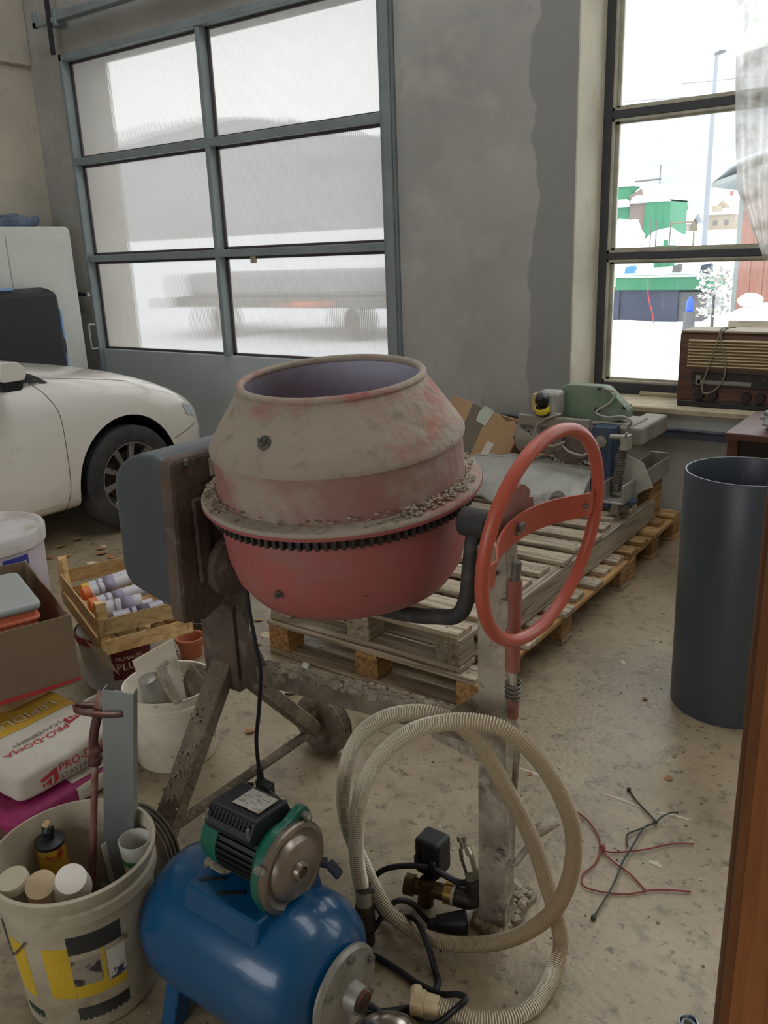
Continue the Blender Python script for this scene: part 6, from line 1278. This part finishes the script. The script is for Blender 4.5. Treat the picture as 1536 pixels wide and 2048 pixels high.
def car_wheel(y, s):
    c = Vector((XC + s * .80, y, WR)); ax = Vector((s, 0, 0))
    prof = [(.19, -.10), (.25, -.105), (.295, -.095)]
    for k in range(5): prof += [(.309, -.085 + k * .036), (WR, -.08 + k * .036), (WR, -.062 + k * .036), (.309, -.056 + k * .036)]
    prof += [(.296, .098), (.26, .106), (.222, .10), (.212, .088)]
    w = MB().lathe(prof, c, ax, 64).build('tyre', M_tyre, car, smooth=True, autosm=40)
    MB().lathe([(.213, .088), (.216, .096), (.205, .094), (.198, .06), (.19, -.10)], c, ax, 56).build('rim', M_alloy, w, smooth=True, autosm=40)
    MB().lathe([(0, .03), (.15, .03), (.15, .0), (0, 0)], c, ax, 32).build('brake_disc', mat('brown_brake_disc', (86, 74, 66), .5, .5), w, smooth=True, autosm=40)
    for k in range(10):
        a = 2 * pi * k / 10 + .2; e = Vector((0, math.cos(a), math.sin(a))); t = ax.cross(e)
        m = MB(); P = []
        for r, wd, dp in ((.03, .016, .074), (.12, .014, .08), (.205, .02, .09)): P += [c + e * r + t * wd + ax * dp, c + e * r - t * wd + ax * dp, c + e * r - t * wd * .8 + ax * (dp - .03), c + e * r + t * wd * .8 + ax * (dp - .03)]
        m.add(P, [(i * 4 + j, i * 4 + (j + 1) % 4, i * 4 + 4 + (j + 1) % 4, i * 4 + 4 + j) for i in range(2) for j in range(4)]); m.build('spoke', M_alloy, w, bevel=.003)
    MB().lathe([(0, .084), (.034, .082), (.04, .07), (.04, .05)], c, ax, 24).build('hub_cap', M_alloy, w, smooth=True, autosm=40)
for y in WY:
    for s in (1, -1): car_wheel(y, s)
# seams and trim on the visible flank follow the body
M_gap = mat('grey_gap', (92, 86, 78), .7)
def seam(pts, r=.0028, name='seam', m=None): return MB().tube([cs(y, z, -.001) for y, z in [(p.x, p.y) for p in spline([(a, b, 0) for a, b in pts], 8)]], r, 6).build(name, m or M_gap, car, smooth=True)
seam([(2.58, .93), (2.62, .86), (2.66, .76), (2.665, .55), (2.66, .35), (2.64, .23)], name='door_seam')
seam([(1.5, .9), (1.5, .6), (1.5, .3)], name='door_seam')
seam([(1.5, .225), (2.1, .225), (2.66, .225)], name='sill_seam')
seam([(3.45, .48), (3.58, .505), (3.68, .53)], .003, name='bumper_seam')
# hood gap: follows the top
def ct_(x, y): return hit(bvc, (x, y, 2), (0, 0, -1), -.001)
MB().tube([ct_(XC + HW * k, y) for k, y in [(.80, 2.62), (.82, 2.8), (.83, 3.0), (.825, 3.2), (.80, 3.4), (.75, 3.55), (.66, 3.68)]], .0035, 6).build('hood_seam', mat('grey_gap', (110, 106, 100), .7), car, smooth=True)
MB().grid(lambda u, v: ct_(XC + HW * (.62 + .26 * u), 2.60 + .05 * v + .03 * u) + Vector((0, 0, .004)), 8, 3).build('cowl', M_blackp, car, smooth=True)
# headlight and molding
MB().grid(lambda u, v: cs(3.60 + .10 * u - .02 * v, .60 + .075 * v - .03 * u, .004), 8, 6).build('headlight', mat('headlight_glass', (196, 202, 206), .1, .2), car, smooth=True)
MB().grid(lambda u, v: cs(1.5 + 1.13 * u, .275 + .05 * v, .010), 20, 3).build('door_molding', M_car, car, smooth=True)
# cabin
cz = .95; cab = MB()
bot = [(.86, 2.30), (.80, 2.62), (.4, 2.80), (-.4, 2.80), (-.80, 2.62), (-.86, 2.30), (-.86, 1.0), (-.80, -.2), (.80, -.2), (.86, 1.0)]
topc = [(.64, 1.72), (.60, 1.80), (.3, 1.86), (-.3, 1.86), (-.60, 1.80), (-.64, 1.72), (-.66, 1.0), (-.58, .25), (.58, .25), (.66, 1.0)]
n = len(bot); zt = [1.43, 1.44, 1.45, 1.45, 1.44, 1.43, 1.47, 1.40, 1.40, 1.47]
cab.add([(XC + a, b, cz) for a, b in bot] + [(XC + a, b, z) for (a, b), z in zip(topc, zt)], [(i, (i + 1) % n, n + (i + 1) % n, n + i) for i in range(n)])
cab.build('window_glass', M_cglass, car)
MB().add([(XC + a, b, z) for (a, b), z in zip(topc, zt)] + [(XC + a * .8, b * .9 + .1, z + .03) for (a, b), z in zip(topc, zt)], [(i, (i + 1) % n, n + (i + 1) % n, n + i) for i in range(n)] + [tuple(range(n, 2 * n))]).build('roof', M_car, car, smooth=True)
for s in (1, -1):
    for (b, t) in ((1, 1), (6 if s < 0 else 9, 6 if s < 0 else 9), (7 if s < 0 else 8, 7 if s < 0 else 8)):
        bb_, tt_ = bot[b], topc[t]; xa = abs(bb_[0]) * s; xb = abs(tt_[0]) * s
        MB().bar((XC + xa * (.97 if b == 1 else 1), bb_[1] - (.05 if b == 1 else 0), cz - (.01 if b == 1 else .03)), (XC + xb, tt_[1], zt[t] + .01), .055 if b == 1 else .05, .04, (s, 0, .4)).build('pillar', M_car, car, bevel=.012, seg=2)
    mr_ = MB().prism(smooth_poly([(-.07, -.0), (.06, .0), (.075, .05), (.03, .095), (-.06, .10)], .02, 3), (XC + s * .93, 2.33, 1.0), (0, 1, 0), (0, 0, 1), (s * .13, 0, 0)).build('mirror', M_car, car, bevel=.015, seg=2)
    MB().prism(smooth_poly([(-.06, -.05), (.05, -.05), (.065, .01), (-.07, .01)], .015, 3), (XC + s * .90, 2.33, 1.0), (0, 1, 0), (0, 0, 1), (s * .14, 0, 0)).build('mirror_base', M_blackp, mr_, bevel=.008)
